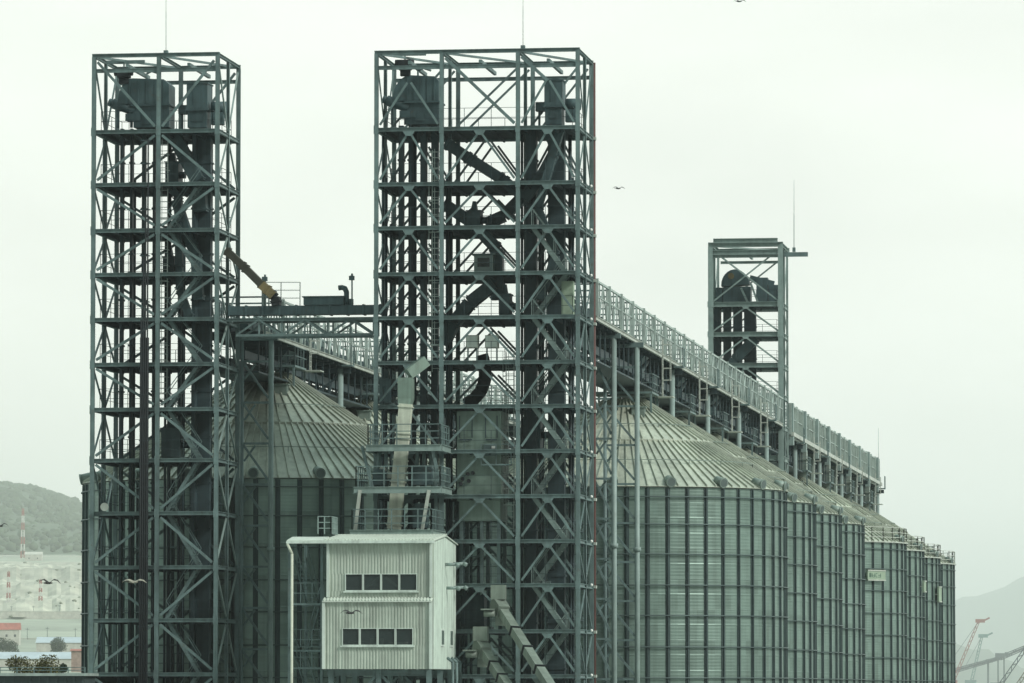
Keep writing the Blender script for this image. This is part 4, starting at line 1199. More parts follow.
# inner bracing seen through the upper windows, dark back wall
b = MB(); xm = (winU[0].x + winU[1].x) / 2
for s in (-1, 1): b.bar((xm + s * .08, VH + .34, winU[1].z - .12), (xm + s * 1.55, VH + .34, winU[0].z - .3), .13, .1, (0, 1, 0))
build('inner_brace', b, PALE, t)
b = MB(); b.box((xu0 + .2, VH + 2.0, zb_ + .15), (xu1 - .2, VH + 2.1, zt_ - .1)); build('inner_partition', b, DARKIN, t)
for x0, x1, hh in ((.2, 1.0, .25), (1.4, 2.1, .4), (2.4, 3.4, .2)):
    build('inner_desk', MB().box((winL[0].x + x0, VH + .5, winL[0].z - .6), (winL[0].x + x1, VH + .9, winL[0].z + hh)), PLASTER, t)
# vents
for (y, z_) in ((4.2, 564.5), (7.2, 563.8), (4.6, 588), (7.4, 587.5)):
    zz = Z(z_, VH + y, 448); b = MB()
    b.tube((xr + .02, VH + y, zz), (xr + .6, VH + y, zz), .09, 10); b.tube((xr + .6, VH + y, zz + .03), (xr + .78, VH + y, zz - .08), .12, 10)
    build('vent_pipe', b, STEEL_L, t)
for y in (4.8, 6.3, 7.6):
    b = MB(); zz = Z(660, VH, 445)
    b.path([(xr + .03, VH + y, zz + .15), (xr + .35, VH + y, zz - .1), (xr + .35, VH + y, 0)], .08, 8); build('drain_pipe', b, STEEL, t)
for x in (xl0 + .35, (xl0 + xl1) / 2, xl1 - .2):
    for y in (VH + .2, vmid, vb_ - .3):
        build('leg', MB().hbeam((x, y, 0), (x, y, zb_ - .02), .28, .28, (0, 1, 0)), STEEL, t)
b = MB()
for y in (VH + .2, vb_ - .3):
    b.hbeam((xl0 + .1, y, zb_ - .2), (xl1 - .1, y, zb_ - .2), .22, .3)
    for x0, x1 in ((xl0 + .5, (xl0 + xl1) / 2 - .2), (xl1 - .4, (xl0 + xl1) / 2 + .2)):
        b.bar((x0, y, zb_ - 3), (x1, y, zb_ - .4), .14, .14, (0, 1, 0))
build('floor_frame', b, STEEL, t)
# stair tower under the left canopy
st = thing('access_stair', 'dark steel stair with railings under the canopy left of the white cabin', 'stair', (U(308, VH + 3), VH + 3, 0))
xs0, xs1 = U(294, VH + 2, 600), xl0 - .15
for i, (za, zc_) in enumerate(((zb_ - 1.2, zb_ + 1.0), (zb_ + 1.0, zmid - .2), (zmid - .2, zmid + 2.3), (zb_ - 4.5, zb_ - 1.2))):
    b = MB(); ya, yb = (VH + 1.0, VH + 5.0) if i % 2 else (VH + 5.0, VH + 1.0); x = xs0 + .5 + (i % 2) * .75
    for dx in (-.32, .32):
        b.bar((x + dx, ya, za), (x + dx, yb, zc_), .06, .2); b.bar((x + dx, ya, za + 1), (x + dx, yb, zc_ + 1), .04, .05)
        for k in range(5):
            q = Vector((x + dx, ya, za)).lerp(Vector((x + dx, yb, zc_)), k / 4); b.bar(q, q + Vector((0, 0, 1)), .04, .04)
    for k in range(1, 12):
        q = Vector((x, ya, za)).lerp(Vector((x, yb, zc_)), k / 12); b.box((q.x - .3, q.y - .1, q.z - .02), (q.x + .3, q.y + .1, q.z + .02))
    build('flight', b, STEEL, st)
for z0 in (zb_ + 1.0, zmid - .2, Z(668, VH, 310) + .0):
    b = MB(); b.box((xs0, VH + .5, z0 - .06), (xs1, VH + 1.6, z0 + .04)); build('landing', MB().box((xs0, VH + 4.6, z0 - .06), (xs1, VH + 5.8, z0 + .04)), STEEL, st)
    b.rail([(xs0, VH + .55, z0 + .04), (xs1, VH + .55, z0 + .04)], 1.1, .7, .025); build('landing', b, STEEL, st)
for x in (xs0, xs1 - .1):
    for y in (VH + .6, VH + 5.7): build('post', MB().bar((x, y, 0), (x, y, zt_ - .05), .14, .14), STEEL, st)
# railing and small unit on top of the canopy
t3 = thing('roof_guardrail', 'small guard rail on the roof above the cabin stair', 'railing', P(324, 533, VH + 2))
build('rail', MB().rail([P(318, 534, VH + 1.2), P(331, 534, VH + 1.2), P(331, 534, VH + 1.2) + Vector((0, 2, 0))], .95, .35, .03, 2), STEEL_L, t3)

# ------------------------------------------------------------------ inclined drag conveyors at the lower right of the cabin
def drag(label, p0, p1, v0, v1, w):
    a = P(*p0, v0); c = P(*p1, v1); d = c - a
    a2 = a; c2 = a + d * 1.9
    t = thing('drag_conveyor', label, 'conveyor', (a.x, v0, a.z), 'pale drag conveyors sloping down beside the cabin')
    n = 7 if v1 < VF - 6 else 5
    for k in range(n):
        q0 = a.lerp(c2, (k + .03) / n); q1 = a.lerp(c2, (k + .97) / n)
        sec = build('casing', MB().bar(q0, q1, w, w * .95, UPV), CONV, t)
        build('flange', MB().bar(q1, a.lerp(c2, (k + 1.0) / n), w + .14, w * .95 + .12, UPV), DARK, sec)
    u = d.normalized()
    hd = MB(); hd.bar(a - u * 1.2, a + u * .02, w * 1.35, w * 1.5, UPV); hd.bar(a - u * .5 + Vector((0, 0, -1.0)), a - u * .5 - Vector((0, 0, .4)), w, w)
    hd.box(a - u * .8 + Vector((-.4, -.3, .3)), a - u * .8 + Vector((.4, .3, 1.1)))
    build('head', hd, CONV, t)
    q = a + Vector((-w * .9, -.2, -.1)); build('motor', MB().tube(q, q + Vector((-.6, 0, 0)), .18, 10).box(q + Vector((-.75, -.25, .2)), q + Vector((.0, .25, .28))), CONV, t)
UPV = Vector((.25, -.35, 1))
drag('longer pale drag conveyor sloping down in front of the wide tower', (503, 612), (548, 683), VF - 1.5, VF - 7.5, .48)
drag('shorter pale drag conveyor sloping down nearer the white cabin', (485, 653), (507, 686), VF - 2.0, VF - 5.2, .48)

# ------------------------------------------------------------------ dark shed at the lower left
v = VF - 3
t = thing('flat_shed', 'dark flat roofed shed at the lower left corner beside the leftmost tower', 'shed', (U(20, v), v + 6, 0))
a = P(-120, 676, v); c = P(84, 676, v)
build('wall', MB().box((a.x, v, 0), (c.x, v + 12, c.z)), SHED, t)
b = MB(); b.box((a.x - .2, v - .25, c.z + .003), (c.x + .2, v + 12.2, c.z + .16)); build('coping', b, SLAT, t)
b = MB().rail([(a.x, v + .3, c.z + .16), (c.x, v + .3, c.z + .16)], .32, 1.0, .025, 1); build('railing', b, STEEL, t)
b = MB()
k = a.x
while k < c.x: b.box((k, v - .05, 0), (k + .12, v - .002, c.z - .05)); k += .5
build('wall_rib', b, SHED, t)

# floodlight on the leftmost tower edge
q = P(105, 507, VF - .4)
t = thing('flood_light', 'round floodlight hung at the left bay of the leftmost tower', 'lamp', q)
poly = []
b = MB(); b.tube(q + Vector((0, .25, .1)), q + Vector((0, -.15, 0)), .12, 12, .24); build('shade', b, PALE, t)
build('bracket', MB().bar(q + Vector((.1, .3, .1)), q + Vector((.4, .5, 2.0)), .06, .06), STEEL, t)

# ------------------------------------------------------------------ birds
def bird(px, py, dist, span, ang, lift, label, m=BIRD, flip=1):
    c = Dp(px, py, dist)
    t = thing('bird', label, 'bird', c, 'birds in flight')
    d = Vector((math.cos(ang), math.sin(ang) * .4, 0)).normalized()
    sd = Vector((-d.y, d.x, 0))
    b = MB(); L = span * .42
    prev = None
    prof = [(-.5, .008), (-.38, .05), (-.1, .075), (.15, .08), (.33, .05), (.42, .045), (.5, .01)]
    for k in range(len(prof) - 1):
        b.tube(c + d * (prof[k][0] * L), c + d * (prof[k + 1][0] * L), prof[k][1] * L * 1.6, 8, prof[k + 1][1] * L * 1.6, False)
    b.hexa([c - d * (L * .72) - sd * L * .13, c - d * (L * .72) + sd * L * .13, c - d * L * .4 + sd * L * .06, c - d * L * .4 - sd * L * .06] + [q + Vector((0, 0, .012 * span)) for q in (c - d * (L * .72) - sd * L * .13, c - d * (L * .72) + sd * L * .13, c - d * L * .4 + sd * L * .06, c - d * L * .4 - sd * L * .06)])
    ch = (FH * .8 + Vector((0, 0, .45)) + d * .25).normalized()
    for s in (1, -1):
        r0 = c + d * L * .12; out = (RT * s + sd * (.3 * s)).normalized()
        k1 = r0 + out * span * .22 + Vector((0, 0, span * lift)); k2 = r0 + out * span * .38 + Vector((0, 0, span * lift * .75)); k3 = r0 + out * span * .52 + Vector((0, 0, span * (lift * .1 - .04)))
        for p0, p1, w0, w1 in ((r0, k1, .10, .085), (k1, k2, .085, .06), (k2, k3, .06, .01)):
            th = Vector((0, 0, .01 * span))
            b.hexa([p0 - ch * w0 * span, p0 + ch * w0 * span * .5, p1 + ch * w1 * span * .5, p1 - ch * w1 * span] + [q + th for q in (p0 - ch * w0 * span, p0 + ch * w0 * span * .5, p1 + ch * w1 * span * .5, p1 - ch * w1 * span)])
    build('body', b, m, t)
bird(48, 583, 270, 1.15, .9, .16, 'dark bird gliding before the pale quarry slope at left')
bird(350, 613, 262, 1.1, .8, .12, 'dark bird flying in front of the white cabin')
bird(618, 188.5, 300, .75, .9, .12, 'small dark bird in the sky right of the wide tower')
bird(739, 1.5, 300, .75, .6, .12, 'small dark bird at the top edge of the sky')
bird(1, 526, 270, .85, 2.0, .15, 'dark bird at the left edge before the wooded hill')
bird(133, 582, 262, 1.2, .6, .10, 'pale bird flying in front of the leftmost tower', BIRD_P)

# ------------------------------------------------------------------ the land
def far(d): return d * 2.6 if 700 <= d <= 2600 else d   # the port lies a good way off
def gpt(px, d, z):
    d = far(d)
    q = FH * d + RT * ((px - 512) / F * d)
    return Vector((q.x, q.y, z))
def gz(y, d): return H + (686 - y) * far(d) / F
def noise(x, y):
    return math.sin(x * 1.7 + 2.1 * math.sin(y * .9)) * .5 + math.sin(x * 4.3 + y * 3.1) * .3 + math.sin(x * 9.7 - y * 7.3) * .2
g = MB(); X0, X1, Y0, Y1 = -12800, 8800, -450, 41000
nx, ny = 20, 34
for j in range(ny + 1):
    for i in range(nx + 1):
        g.v.append(Vector((X0 + (X1 - X0) * i / nx, Y0 + (Y1 - Y0) * j / ny, 0)))
for j in range(ny):
    for i in range(nx):
        o = j * (nx + 1) + i; g.face((o, o + 1, o + nx + 2, o + nx + 1))
tag(build('ground', g, GROUND), kind='structure')

def sheet(name, rows, pxs, material, kind='structure', amp=.0, sm=True):
    b = MB(); n = len(pxs)
    for d, fz in rows:
        for px in pxs:
            b.v.append(gpt(px, d, max(-.5, fz(px) + amp * d * noise(px * .05, d * .004) / 1000)))
    for j in range(len(rows) - 1):
        for i in range(n - 1):
            b.face((j * n + i, j * n + i + 1, (j + 1) * n + i + 1, (j + 1) * n + i), sm)
    return tag(build(name, b, material), kind=kind)
def fall(px): return max(0.0, min(1.0, 1 - (px - 90) / 420))
def L_(y, d): return lambda px: (gz(y, d)) * fall(px) - .3 * (1 - fall(px))
pxs = [-1500 + 25 * k for k in range(85)]
sheet('hillside', [(480, lambda p: -.4), (560, L_(683, 560)), (800, L_(672, 800)), (1100, L_(660, 1100)), (1300, L_(650, 1300)), (1600, L_(634, 1600)), (1750, L_(618, 1750))], pxs, FIELD, amp=.25)
from mathutils import noise as mnoise
def quarry():
    prof = [(1750, 618), (1840, 613), (1870, 603), (1990, 596), (2015, 585), (2130, 580), (2160, 569), (2290, 566), (2400, 562)]
    qp = [-420 + 4.5 * k for k in range(200)]; rows = []
    for (d0, y0), (d1, y1) in zip(prof, prof[1:]):
        for k in range(6): rows.append((d0 + (d1 - d0) * k / 6, y0 + (y1 - y0) * k / 6))
    rows.append(prof[-1]); b = MB(); n = len(qp)
    for d, y in rows:
        for px in qp:
            w_ = 26 * mnoise.noise(Vector((px * .022, d * .002, 3))) + 12 * mnoise.noise(Vector((px * .08, d * .004, 9)))
            p = gpt(px, d + w_, 0)
            zz = gz(y, d) * fall(px) - .3 * (1 - fall(px))
            e = min(1, (d - 1750) / 60, (2400 - d) / 60)
            rg = 1 - abs(mnoise.noise(Vector((px * .11, d * .012, 1)))) * 2
            zz += e * (2.6 * mnoise.fractal(Vector((px * .16, d * .016, 5)), 1, 2, 5) + 1.6 * rg - .8) * fall(px)
            p.z = max(-.5, zz); b.v.append(p)
    for j in range(len(rows) - 1):
        for i in range(n - 1): b.face((j * n + i, j * n + i + 1, (j + 1) * n + i + 1, (j + 1) * n + i))
    tag(build('quarry_slope', b, QUARRY), kind='structure')
    g = MB(); random.seed(11)
    for k in range(420):
        j = random.randrange(len(rows)); i = random.randrange(n); p = b.v[j * n + i]
        if mnoise.noise(Vector((qp[i] * .05, rows[j][0] * .01, 20))) < .05: continue
        rr = random.uniform(.6, 2.0); g.blob(p + Vector((0, 0, rr * .3)), rr, 6, 4, .3, (1.4, 1.2, .8))
    tag(build('scrub', g, SCRUB), kind='stuff')
quarry()
sheet('road', [(2400, L_(563, 2400)), (2480, L_(556, 2480)), (2600, L_(555, 2600))], pxs, FIELD)
def ridge(px):
    tab = [(-1500, 540), (-700, 505), (-300, 478), (-150, 470), (0, 483), (25, 487), (45, 491), (60, 496), (85, 507), (140, 530), (260, 580), (420, 640), (520, 690), (700, 700)]
    for (a, ya), (c, yc) in zip(tab, tab[1:]):
        if a <= px <= c: return ya + (yc - ya) * (px - a) / (c - a)
    return 690
HD = 11500
hill_rows = []
for k in range(13):
    q = k / 12; d = 2600 if k == 0 else 6760 + (HD - 6760) * q
    hill_rows.append((d, (lambda q, d: lambda px: max(-.5, (gz(555 - 3 * q, d) * (1 - q ** 1.5) + (gz(ridge(px) + 2, HD)) * q ** 1.5) * (fall(px) if q < .3 else max(fall(px), min(1, q * 1.2)))))(q, d)))
hill_rows.append((HD + 1500, lambda px: max(-.5, gz(ridge(px), HD) * .75)))
hill_rows.append((HD + 4500, lambda px: -.5))
sheet('hill', hill_rows, pxs, FOREST, amp=1.2)
# the wood on the hill: crowns too many to count
f = MB(); random.seed(3)
def hill_z(px, q):
    d = 6760 + (HD - 6760) * q
    k = min(11, int(q * 12)); a = hill_rows[k]; c = hill_rows[k + 1]; w = q * 12 - k
    return d, a[1](px) * (1 - w) + c[1](px) * w
for i in range(9000):
    px = random.uniform(-420, 330); q = random.random() ** .6
    if i < 3000: q = random.uniform(.93, 1.0)
    d, z_ = hill_z(px, min(q, .999))
    if z_ < 5: continue
    r = random.uniform(3.2, 6.0)
    if random.random() < .03: r *= 1.6
    f.blob(gpt(px, d, z_ + r * .7), r, 6, 4, .22, (1.2, 1.2, 1.0))
tag(build('forest', f, FOREST), kind='stuff')
# far mountain, nearly lost in the air
def mt(px):
    tab = [(500, 700), (760, 660), (860, 632), (957, 601), (985, 592), (1024, 579), (1080, 566), (1180, 556), (1320, 575), (1600, 640), (1900, 700)]
    for (a, ya), (c, yc) in zip(tab, tab[1:]):
        if a <= px <= c: return ya + (yc - ya) * (px - a) / (c - a)
    return 700
mp = [500 + 14 * k for k in range(101)]
sheet('mountain', [(22000, lambda p: -.5), (25500, lambda p: max(-.5, gz(mt(p), 30000) * .4)), (30000, lambda p: max(-.5, gz(mt(p), 30000))), (34000, lambda p: max(-.5, gz(mt(p), 30000) * .5)), (39000, lambda p: -.5)], mp, FOREST, amp=.9)
def lh(px):
    tab = [(700, 690), (900, 630), (957, 642), (985, 652), (1010, 664), (1060, 672), (1200, 650), (1500, 690)]
    for (a, ya), (c, yc) in zip(tab, tab[1:]):
        if a <= px <= c: return ya + (yc - ya) * (px - a) / (c - a)
    return 690
mp = [700 + 8 * k for k in range(101)]
sheet('hill', [(12600, lambda p: -.5), (13200, lambda p: gz(lh(p), 15500) * .4), (15500, lambda p: gz(lh(p), 15500)), (19000, lambda p: -.5)], mp, FOREST, amp=1.0)

# ------------------------------------------------------------------ port buildings, trees and masts on the left
def house(name, label, cat, x0, x1, y0, yw, y1, d, depth, wall, roofm, ridge_=True, wins=0):
    # y0 ridge, yw eave, y1 base
    a = gpt(x0, d, gz(y1, d) - 1.5); c = gpt(x1, d, gz(yw, d)); zr_ = gz(y0, d)
    ux = (gpt(x1, d, 0) - gpt(x0, d, 0)); w = ux.length; ux.normalize(); uy = Vector((-ux.y, ux.x, 0))
    t = thing(name, label, cat, (a + ux * w / 2))
    zb = a.z; zt = c.z
    def q(x, y, z): 
        k = Vector((a.x, a.y, 0)) + ux * x + uy * y; k.z = z; return k
    build('wall', MB().hexa([q(0, 0, zb), q(w, 0, zb), q(w, depth, zb), q(0, depth, zb), q(0, 0, zt), q(w, 0, zt), q(w, depth, zt), q(0, depth, zt)]), wall, t)
    e = .5
    r = MB(); o = 0
    r.v += [q(-e, -e, zt + .02), q(w + e, -e, zt + .02), q(w + e, depth + e, zt + .02), q(-e, depth + e, zt + .02), q(-e, depth / 2, zr_), q(w + e, depth / 2, zr_)]
    for fc in ((0, 1, 5, 4), (2, 3, 4, 5), (0, 4, 3), (1, 2, 5), (3, 2, 1, 0)): r.face(fc)
    build('roof', r, roofm, t)
    for k in range(wins):
        x = w * (k + .5) / wins; zc_ = zb + 1.5 + (zt - zb - 1.5) * .55
        build('window', MB().hexa([q(x - .7, -.05, zc_ - .8), q(x + .7, -.05, zc_ - .8), q(x + .7, .02, zc_ - .8), q(x - .7, .02, zc_ - .8), q(x - .7, -.05, zc_ + .8), q(x + .7, -.05, zc_ + .8), q(x + .7, .02, zc_ + .8), q(x - .7, .02, zc_ + .8)]), DARKIN, t)
    return t
house('port_house', 'pale house with a red tiled roof at the left edge', 'house', -14, 20, 623, 630, 643, 1350, 10, PLASTER, RROOF, wins=4)
house('port_house', 'small pale house with flat looking roof on the road above the quarry', 'house', 25, 42, 552, 555, 563, 2420, 12, PLASTER, PLASTER, wins=2)
house('warehouse', 'long warehouse with pale bluish roof left of the leftmost tower', 'warehouse', 37, 98, 637, 643, 652, 1250, 22, PLASTER, BLUEROOF)
house('warehouse', 'low bluish roofed warehouse behind the ochre bush', 'warehouse', -60, 76, 652, 659, 671, 900, 18, PLASTER, BLUEROOF)
house('port_house', 'narrow reddish shed right beside the leftmost tower', 'shed', 72, 96, 649, 651, 672, 760, 8, mat('reddish_plaster', (.33, .24, .2), .9), RROOF)
# retaining walls
for (y0, y1, d, lab) in ((639, 643, 1480, 'low pale retaining wall behind the red roofed house'), (612, 617, 1735, 'long pale retaining wall at the foot of the quarry')):
    t = thing('retaining_wall', lab, 'wall', gpt(0, d, 0), 'retaining walls on the slope')
    a = gpt(-600, d, gz(y1, d) - 2); c = gpt(120, d, gz(y1, d) - 2); hh = gz(y0, d) - a.z
    build('wall', MB().bar(a + Vector((0, 0, hh / 2)), c + Vector((0, 0, hh / 2)), 1, hh), PLASTER, t)
    build('coping', MB().bar(a + Vector((0, 0, hh + .2)), c + Vector((0, 0, hh + .2)), 1.5, .35), PLASTER, t)
t = thing('guard_rail', 'pale guard rail along the road above the quarry', 'fence', gpt(0, 2470, 0))
a = gpt(-600, 2470, gz(553, 2470)); c = gpt(120, 2470, gz(557, 2470))
b = MB()
for k in range(60):
    q = a.lerp(c, k / 59); b.bar(q - Vector((0, 0, 3)), q, .3, .3)
b.bar(a, c, .4, .9); build('rail', b, MWHITE, t)
for px, y0, y1, d in ((12, 606, 620, 1740), (34, 606, 621, 1738), (60, 605, 620, 1742), (76, 628, 642, 1470), (48, 627, 642, 1475), (28, 628, 643, 1478)):
    base = gpt(px, d, gz(y1, d) - 2); h_ = gz(y0, d) - base.z
    lab = {12: 'leftmost pole on the wall below the quarry', 34: 'middle pole on the wall below the quarry', 60: 'rightmost pole on the wall below the quarry',
           76: 'pole on the lower wall nearest the leftmost tower', 48: 'middle pole on the lower wall', 28: 'pole on the lower wall behind the red roofed house'}[px]
    t = thing('utility_pole', 'thin grey ' + lab, 'pole', base, 'thin poles along the retaining walls')
    build('post', MB().tube(base, base + Vector((0, 0, h_)), .28, 6, .18), CR_GRY, t)
    build('crossarm', MB().bar(base + Vector((-1.4, 0, h_ - 1)), base + Vector((1.4, 0, h_ - 1)), .3, .3), CR_GRY, t)
# red and white lattice masts
def mast(px, y0, y1, d, label, w=3.4):
    base = gpt(px, d, gz(y1, d) - 2); hh = gz(y0, d) - base.z
    t = thing('lattice_mast', label, 'mast', base, 'red and white lattice masts on the slope')
    n = 7
    for k in range(n):
        b = MB(); za, zc_ = base.z + hh * k / n, base.z + hh * (k + 1) / n; wa, wc = w * (1 - .6 * k / n), w * (1 - .6 * (k + 1) / n)
        cs = [(1, 1), (1, -1), (-1, -1), (-1, 1)]
        for i in range(4):
            s, s2 = cs[i], cs[(i + 1) % 4]
            b.bar((base.x + s[0] * wa / 2, base.y + s[1] * wa / 2, za), (base.x + s[0] * wc / 2, base.y + s[1] * wc / 2, zc_), .6, .6)
            b.bar((base.x + s[0] * wa / 2, base.y + s[1] * wa / 2, za), (base.x + s2[0] * wc / 2, base.y + s2[1] * wc / 2, zc_), .3, .3)
            b.bar((base.x + s[0] * wc / 2, base.y + s[1] * wc / 2, zc_), (base.x + s2[0] * wc / 2, base.y + s2[1] * wc / 2, zc_), .3, .3)
        build('mast_section', b, RED if k % 2 == 0 else MWHITE, t)
    build('aerial', MB().tube((base.x, base.y, base.z + hh), (base.x, base.y, base.z + hh * 1.12), .2, 6), MWHITE, t)
mast(23, 509, 557, 2450, 'tallest red and white lattice mast, standing against the wooded hill', 4.4)
mast(9, 572, 607, 1880, 'red and white lattice mast low on the quarry slope at the left edge')
mast(41, 580, 607, 1890, 'shorter red and white lattice mast below the gliding bird')

def tree(name, label, px, y0, y1, hwpx, d, m, n=900, leaf=.35, cat='tree', group=None, lobes=9):
    base = gpt(px, d, gz(y1, d) - 1.5); top = gz(y0, d); hh = top - base.z; R = hwpx * far(d) / F
    t = thing(name, label, cat, base, group)
    b = MB(); b.tube(base, base + Vector((.1, 0, hh * .55)), .06 * hh * .5, 8, .03 * hh * .4)
    cs = []
    for k in range(lobes):
        a = random.uniform(0, 2 * PI); rr = R * random.uniform(.2, .75); zz = base.z + hh * random.uniform(.3, .85)
        c = Vector((base.x + rr * math.cos(a), base.y + rr * math.sin(a), zz)); cs.append((c, R * random.uniform(.28, .5)))
        b.bar(base + Vector((.1, 0, hh * random.uniform(.2, .5))), c, .03 * hh * .25, .03 * hh * .25)
    build('trunk', b, BARK, t)
    f = MB()
    for i in range(n):
        c, r = random.choice(cs)
        q = Vector((random.gauss(0, 1), random.gauss(0, 1), random.gauss(0, 1))).normalized() * r * random.uniform(.5, 1.08)
        q.z *= min(1.0, hh * .35 / max(R * .4, .1)); p_ = c + q
        if p_.z > top: p_.z = top - random.random() * .3
        u_ = Vector((random.gauss(0, 1), random.gauss(0, 1), random.gauss(0, .7))).normalized() * leaf * random.uniform(.6, 1.3); w_ = u_.cross(Vector((random.random(), random.random(), 1))).normalized() * leaf * .6
        o = len(f.v); f.v += [p_ - u_ * .5, p_ + w_ * .5, p_ + u_ * .5, p_ - w_ * .5]; f.face((o, o + 1, o + 2, o + 3))
    build('crown', f, m, t)
tree('shrub', 'ochre green bush rising over the shed roof at the lower left', 33, 655, 679, 25, 430, LEAFY, 6500, .2, 'bush', None, 14)
tree('broadleaf_tree', 'green tree in front of the long warehouse', 57, 637, 657, 11, 1150, LEAFG, 3000, .9, 'tree', 'trees among the port buildings')
tree('broadleaf_tree', 'green tree below the red roofed house at the left edge', 6, 638, 660, 14, 1120, LEAFG, 3200, .9, 'tree', 'trees among the port buildings')
tree('shrub', 'thin dark green bush right of the ochre bush', 62, 660, 678, 9, 450, LEAFG, 2200, .18, 'bush')

# ------------------------------------------------------------------ harbour cranes on the right
def lattice_boom(b, a, c, w, n, r):
    a = Vector(a); c = Vector(c); d = (c - a).normalized(); s = d.cross(Vector((0, 1, 0))).normalized(); k = Vector((0, 1, 0))
    for i in (1, -1):
        for j in (1, -1): b.bar(a + s * w / 2 * i + k * w / 2 * j, c + s * w / 3 * i + k * w / 3 * j, r, r)
    for q in range(n):
        p0 = a.lerp(c, q / n); p1 = a.lerp(c, (q + 1) / n); i = 1 if q % 2 else -1
        for j in (1, -1): b.bar(p0 + s * w / 2 * i + k * w / 2 * j, p1 - s * w / 2 * i + k * w / 2 * j, r * .8, r * .8)
    return b
def crane(label, tip, base, d, m, w, head=True):
    a = Dp(*base, d); c = Dp(*tip, d)
    foot = Vector((a.x, a.y, 0))
    t = thing('harbour_crane', label, 'crane', foot, 'harbour cranes beyond the silos')
    build('jib', lattice_boom(MB(), a, c, w, 14, w * .22), m, t)
    if head:
        u = (c - a).normalized()
        b = MB(); b.box(c + Vector((-w * 1.3, -w, -w * .6)), c + Vector((w * 2.2, w, w * .7))); b.bar(c + Vector((w * 1.5, 0, 0)), c + Vector((w * 4.0, 0, w * 1.2)), w * .5, w * .6); build('jib_head', b, m, t)
        build('stay_cable', MB().bar(c, a + Vector((-w * 3, 0, w * 5)), w * .14, w * .14), CR_GRY, t)
    b = MB(); b.box((a.x - 2.2 * w, a.y - 2 * w, a.z - 3 * w), (a.x + 2 * w, a.y + 2 * w, a.z + 1.5 * w)); build('cab', b, m, t)
    b = MB()
    for sx in (-2, 2):
        for sy in (-2, 2): b.bar((a.x + sx * w * 1.6, a.y + sy * w * 1.6, 0), (a.x + sx * w * .8, a.y + sy * w * .8, a.z - 3 * w), w * .5, w * .5)
    build('portal', b, m, t)
crane('faded red harbour crane jib leaning up to the right beside the last silo', (979, 621), (952, 684), 5200, CR_RED, 2.6)
crane('pale green harbour crane jib behind the red crane', (982, 636), (971, 684), 6800, CR_GRN, 3.4)
crane('dark grey crane boom rising out at the right edge', (1040, 628), (998, 688), 2600, CR_GRY, 1.7, False)
crane('brownish crane boom at the lower right corner', (1048, 640), (1014, 690), 2400, CR_BRN, 1.5, False)
d = 5600
t = thing('loading_gantry', 'hazy sloping loading gantry on piers at the right edge', 'gantry', gpt(990, d, 0))
a = Dp(950, 672, d); c = Dp(1000, 658, d); e_ = Dp(1060, 633, d)
b = MB(); 
for p0, p1 in ((a, c), (c, e_)):
    lattice_boom(b, p0, p1, 4.4, 12, 1.0); b.bar(p0, p1, 2.6, 2.0)
build('boom', b, CR_GRY, t)
for px, y in ((988, 662), (998, 659), (1004, 657)):
    q = Dp(px, y, d); build('pier', MB().bar((q.x, q.y, 0), (q.x, q.y, q.z), 1.5 + (px == 988) * .5, 1.6), CR_GRY, t)
b = MB(); q = Dp(1000, 656, d); b.box(q + Vector((-5, -3, -2.5)), q + Vector((5, 3, 3))); b.box(q + Vector((5.2, -3, -1)), q + Vector((9, 3, 4))); build('machine_house', b, CR_GRY, t)

# ------------------------------------------------------------------ haze
hz = MB().box((-13000, -500, -1.5), (9000, 41500, 760))
ho = tag(build('haze', hz, None), kind='stuff')
hm = bpy.data.materials.new('haze_air'); hm.use_nodes = True
nt = hm.node_tree
for n in list(nt.nodes):
    if n.type != 'OUTPUT_MATERIAL': nt.nodes.remove(n)
pv = nt.nodes.new('ShaderNodeVolumePrincipled')
pv.inputs['Density'].default_value = 6.5e-5
pv.inputs['Color'].default_value = (.985, .995, .955, 1)
pv.inputs['Anisotropy'].default_value = .45
nt.links.new(pv.outputs[0], nt.nodes['Material Output'].inputs['Volume'])
ho.data.materials.clear(); ho.data.materials.append(hm)

# ------------------------------------------------------------------ light
SUN_EL, SUN_AZ = math.radians(36), math.radians(64)      # azimuth from -Y (behind the camera) towards +X
sd = Vector((math.cos(SUN_EL) * math.sin(SUN_AZ), -math.cos(SUN_EL) * math.cos(SUN_AZ), math.sin(SUN_EL)))
sl = bpy.data.lights.new('sun', 'SUN'); sl.energy = 2.7; sl.angle = math.radians(12); sl.color = (1, .975, .93)
so = bpy.data.objects.new('sun', sl); COL.objects.link(so)
so.rotation_euler = sd.to_track_quat('Z', 'Y').to_euler()
so.location = (0, 0, 200)
w = bpy.data.worlds.new('World'); scene.world = w; w.use_nodes = True
nt = w.node_tree; N = nt.nodes; L = nt.links
bg = N['Background']; bg.inputs['Strength'].default_value = .107
sky = N.new('ShaderNodeTexSky'); sky.sky_type = 'NISHITA'; sky.sun_disc = False
sky.sun_elevation = SUN_EL; sky.sun_rotation = math.atan2(sd.x, sd.y); sky.dust_density = 4; sky.air_density = 1
tc = N.new('ShaderNodeTexCoord'); sx = N.new('ShaderNodeSeparateXYZ'); L.new(tc.outputs['Generated'], sx.inputs[0])
mr = N.new('ShaderNodeMapRange'); mr.inputs['From Min'].default_value = 0; mr.inputs['From Max'].default_value = 1
mr.inputs['To Min'].default_value = 1.0; mr.inputs['To Max'].default_value = 1.75
L.new(sx.outputs['Z'], mr.inputs['Value'])
mp_ = N.new('ShaderNodeMapping'); mp_.inputs['Scale'].default_value = (5, 5, 16)
L.new(tc.outputs['Generated'], mp_.inputs['Vector'])
nz = N.new('ShaderNodeTexNoise'); nz.inputs['Scale'].default_value = 1.6; nz.inputs['Detail'].default_value = 5
L.new(mp_.outputs[0], nz.inputs['Vector'])
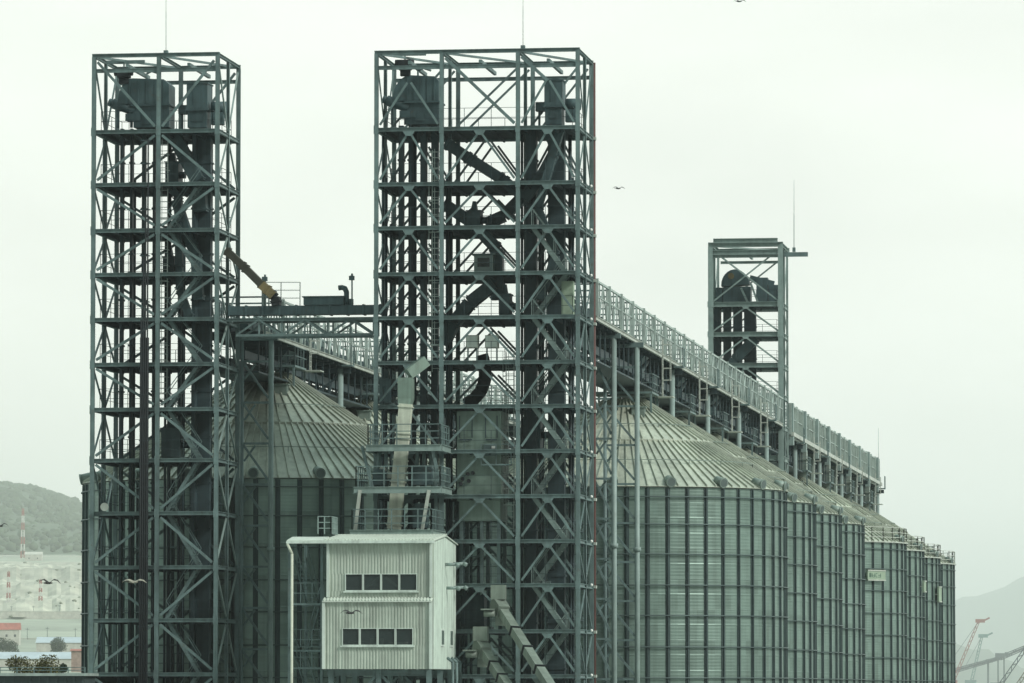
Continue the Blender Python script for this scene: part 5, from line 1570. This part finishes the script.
nr_ = N.new('ShaderNodeMapRange'); nr_.inputs['From Min'].default_value = .3; nr_.inputs['From Max'].default_value = .7
nr_.inputs['To Min'].default_value = .88; nr_.inputs['To Max'].default_value = 1.06
L.new(nz.outputs['Fac'], nr_.inputs['Value'])
# sky behind the camera is dimmed so that sides facing it stay darker
dt = N.new('ShaderNodeVectorMath'); dt.operation = 'DOT_PRODUCT'; L.new(tc.outputs['Generated'], dt.inputs[0]); dt.inputs[1].default_value = (-.13, .99, 0)
md = N.new('ShaderNodeMapRange'); md.inputs['From Min'].default_value = -.6; md.inputs['From Max'].default_value = .9
md.inputs['To Min'].default_value = .34; md.inputs['To Max'].default_value = 1.0
L.new(dt.outputs['Value'], md.inputs['Value'])
m0 = N.new('ShaderNodeMath'); m0.operation = 'MULTIPLY'; L.new(mr.outputs[0], m0.inputs[0]); L.new(md.outputs[0], m0.inputs[1])
mm = N.new('ShaderNodeMath'); mm.operation = 'MULTIPLY'; L.new(m0.outputs[0], mm.inputs[0]); L.new(nr_.outputs[0], mm.inputs[1])
oc = N.new('ShaderNodeVectorMath'); oc.operation = 'SCALE'; oc.inputs[0].default_value = (9.3, 9.75, 8.9)
hb_ = N.new('ShaderNodeMapRange'); hb_.inputs['From Min'].default_value = 0; hb_.inputs['From Max'].default_value = .14
hb_.inputs['To Min'].default_value = 1.16; hb_.inputs['To Max'].default_value = 1.0; L.new(sx.outputs['Z'], hb_.inputs['Value'])
mh = N.new('ShaderNodeMath'); mh.operation = 'MULTIPLY'; L.new(mm.outputs[0], mh.inputs[0]); L.new(hb_.outputs[0], mh.inputs[1])
L.new(mh.outputs[0], oc.inputs['Scale'])
cm = N.new('ShaderNodeMix'); cm.data_type = 'RGBA'; cm.inputs[6].default_value = (9.45, 9.75, 9.0, 1); cm.inputs[7].default_value = (7.3, 9.45, 9.3, 1)
ce = N.new('ShaderNodeMapRange'); ce.inputs['From Min'].default_value = .12; ce.inputs['From Max'].default_value = .6
L.new(sx.outputs['Z'], ce.inputs['Value']); L.new(ce.outputs[0], cm.inputs[0]); L.new(cm.outputs[2], oc.inputs[0])
mx = N.new('ShaderNodeMix'); mx.data_type = 'RGBA'; mx.inputs[0].default_value = .92
L.new(sky.outputs[0], mx.inputs[6]); L.new(oc.outputs[0], mx.inputs[7])
L.new(mx.outputs[2], bg.inputs['Color'])

scene.view_settings.view_transform = 'Standard'
scene.view_settings.look = 'None'
scene.view_settings.exposure = 0
scene.view_settings.gamma = 1
c = scene.cycles
c.max_bounces = 5; c.diffuse_bounces = 3; c.glossy_bounces = 2; c.transmission_bounces = 2; c.transparent_max_bounces = 6; c.volume_bounces = 2
c.use_denoising = True
c.caustics_reflective = False; c.caustics_refractive = False
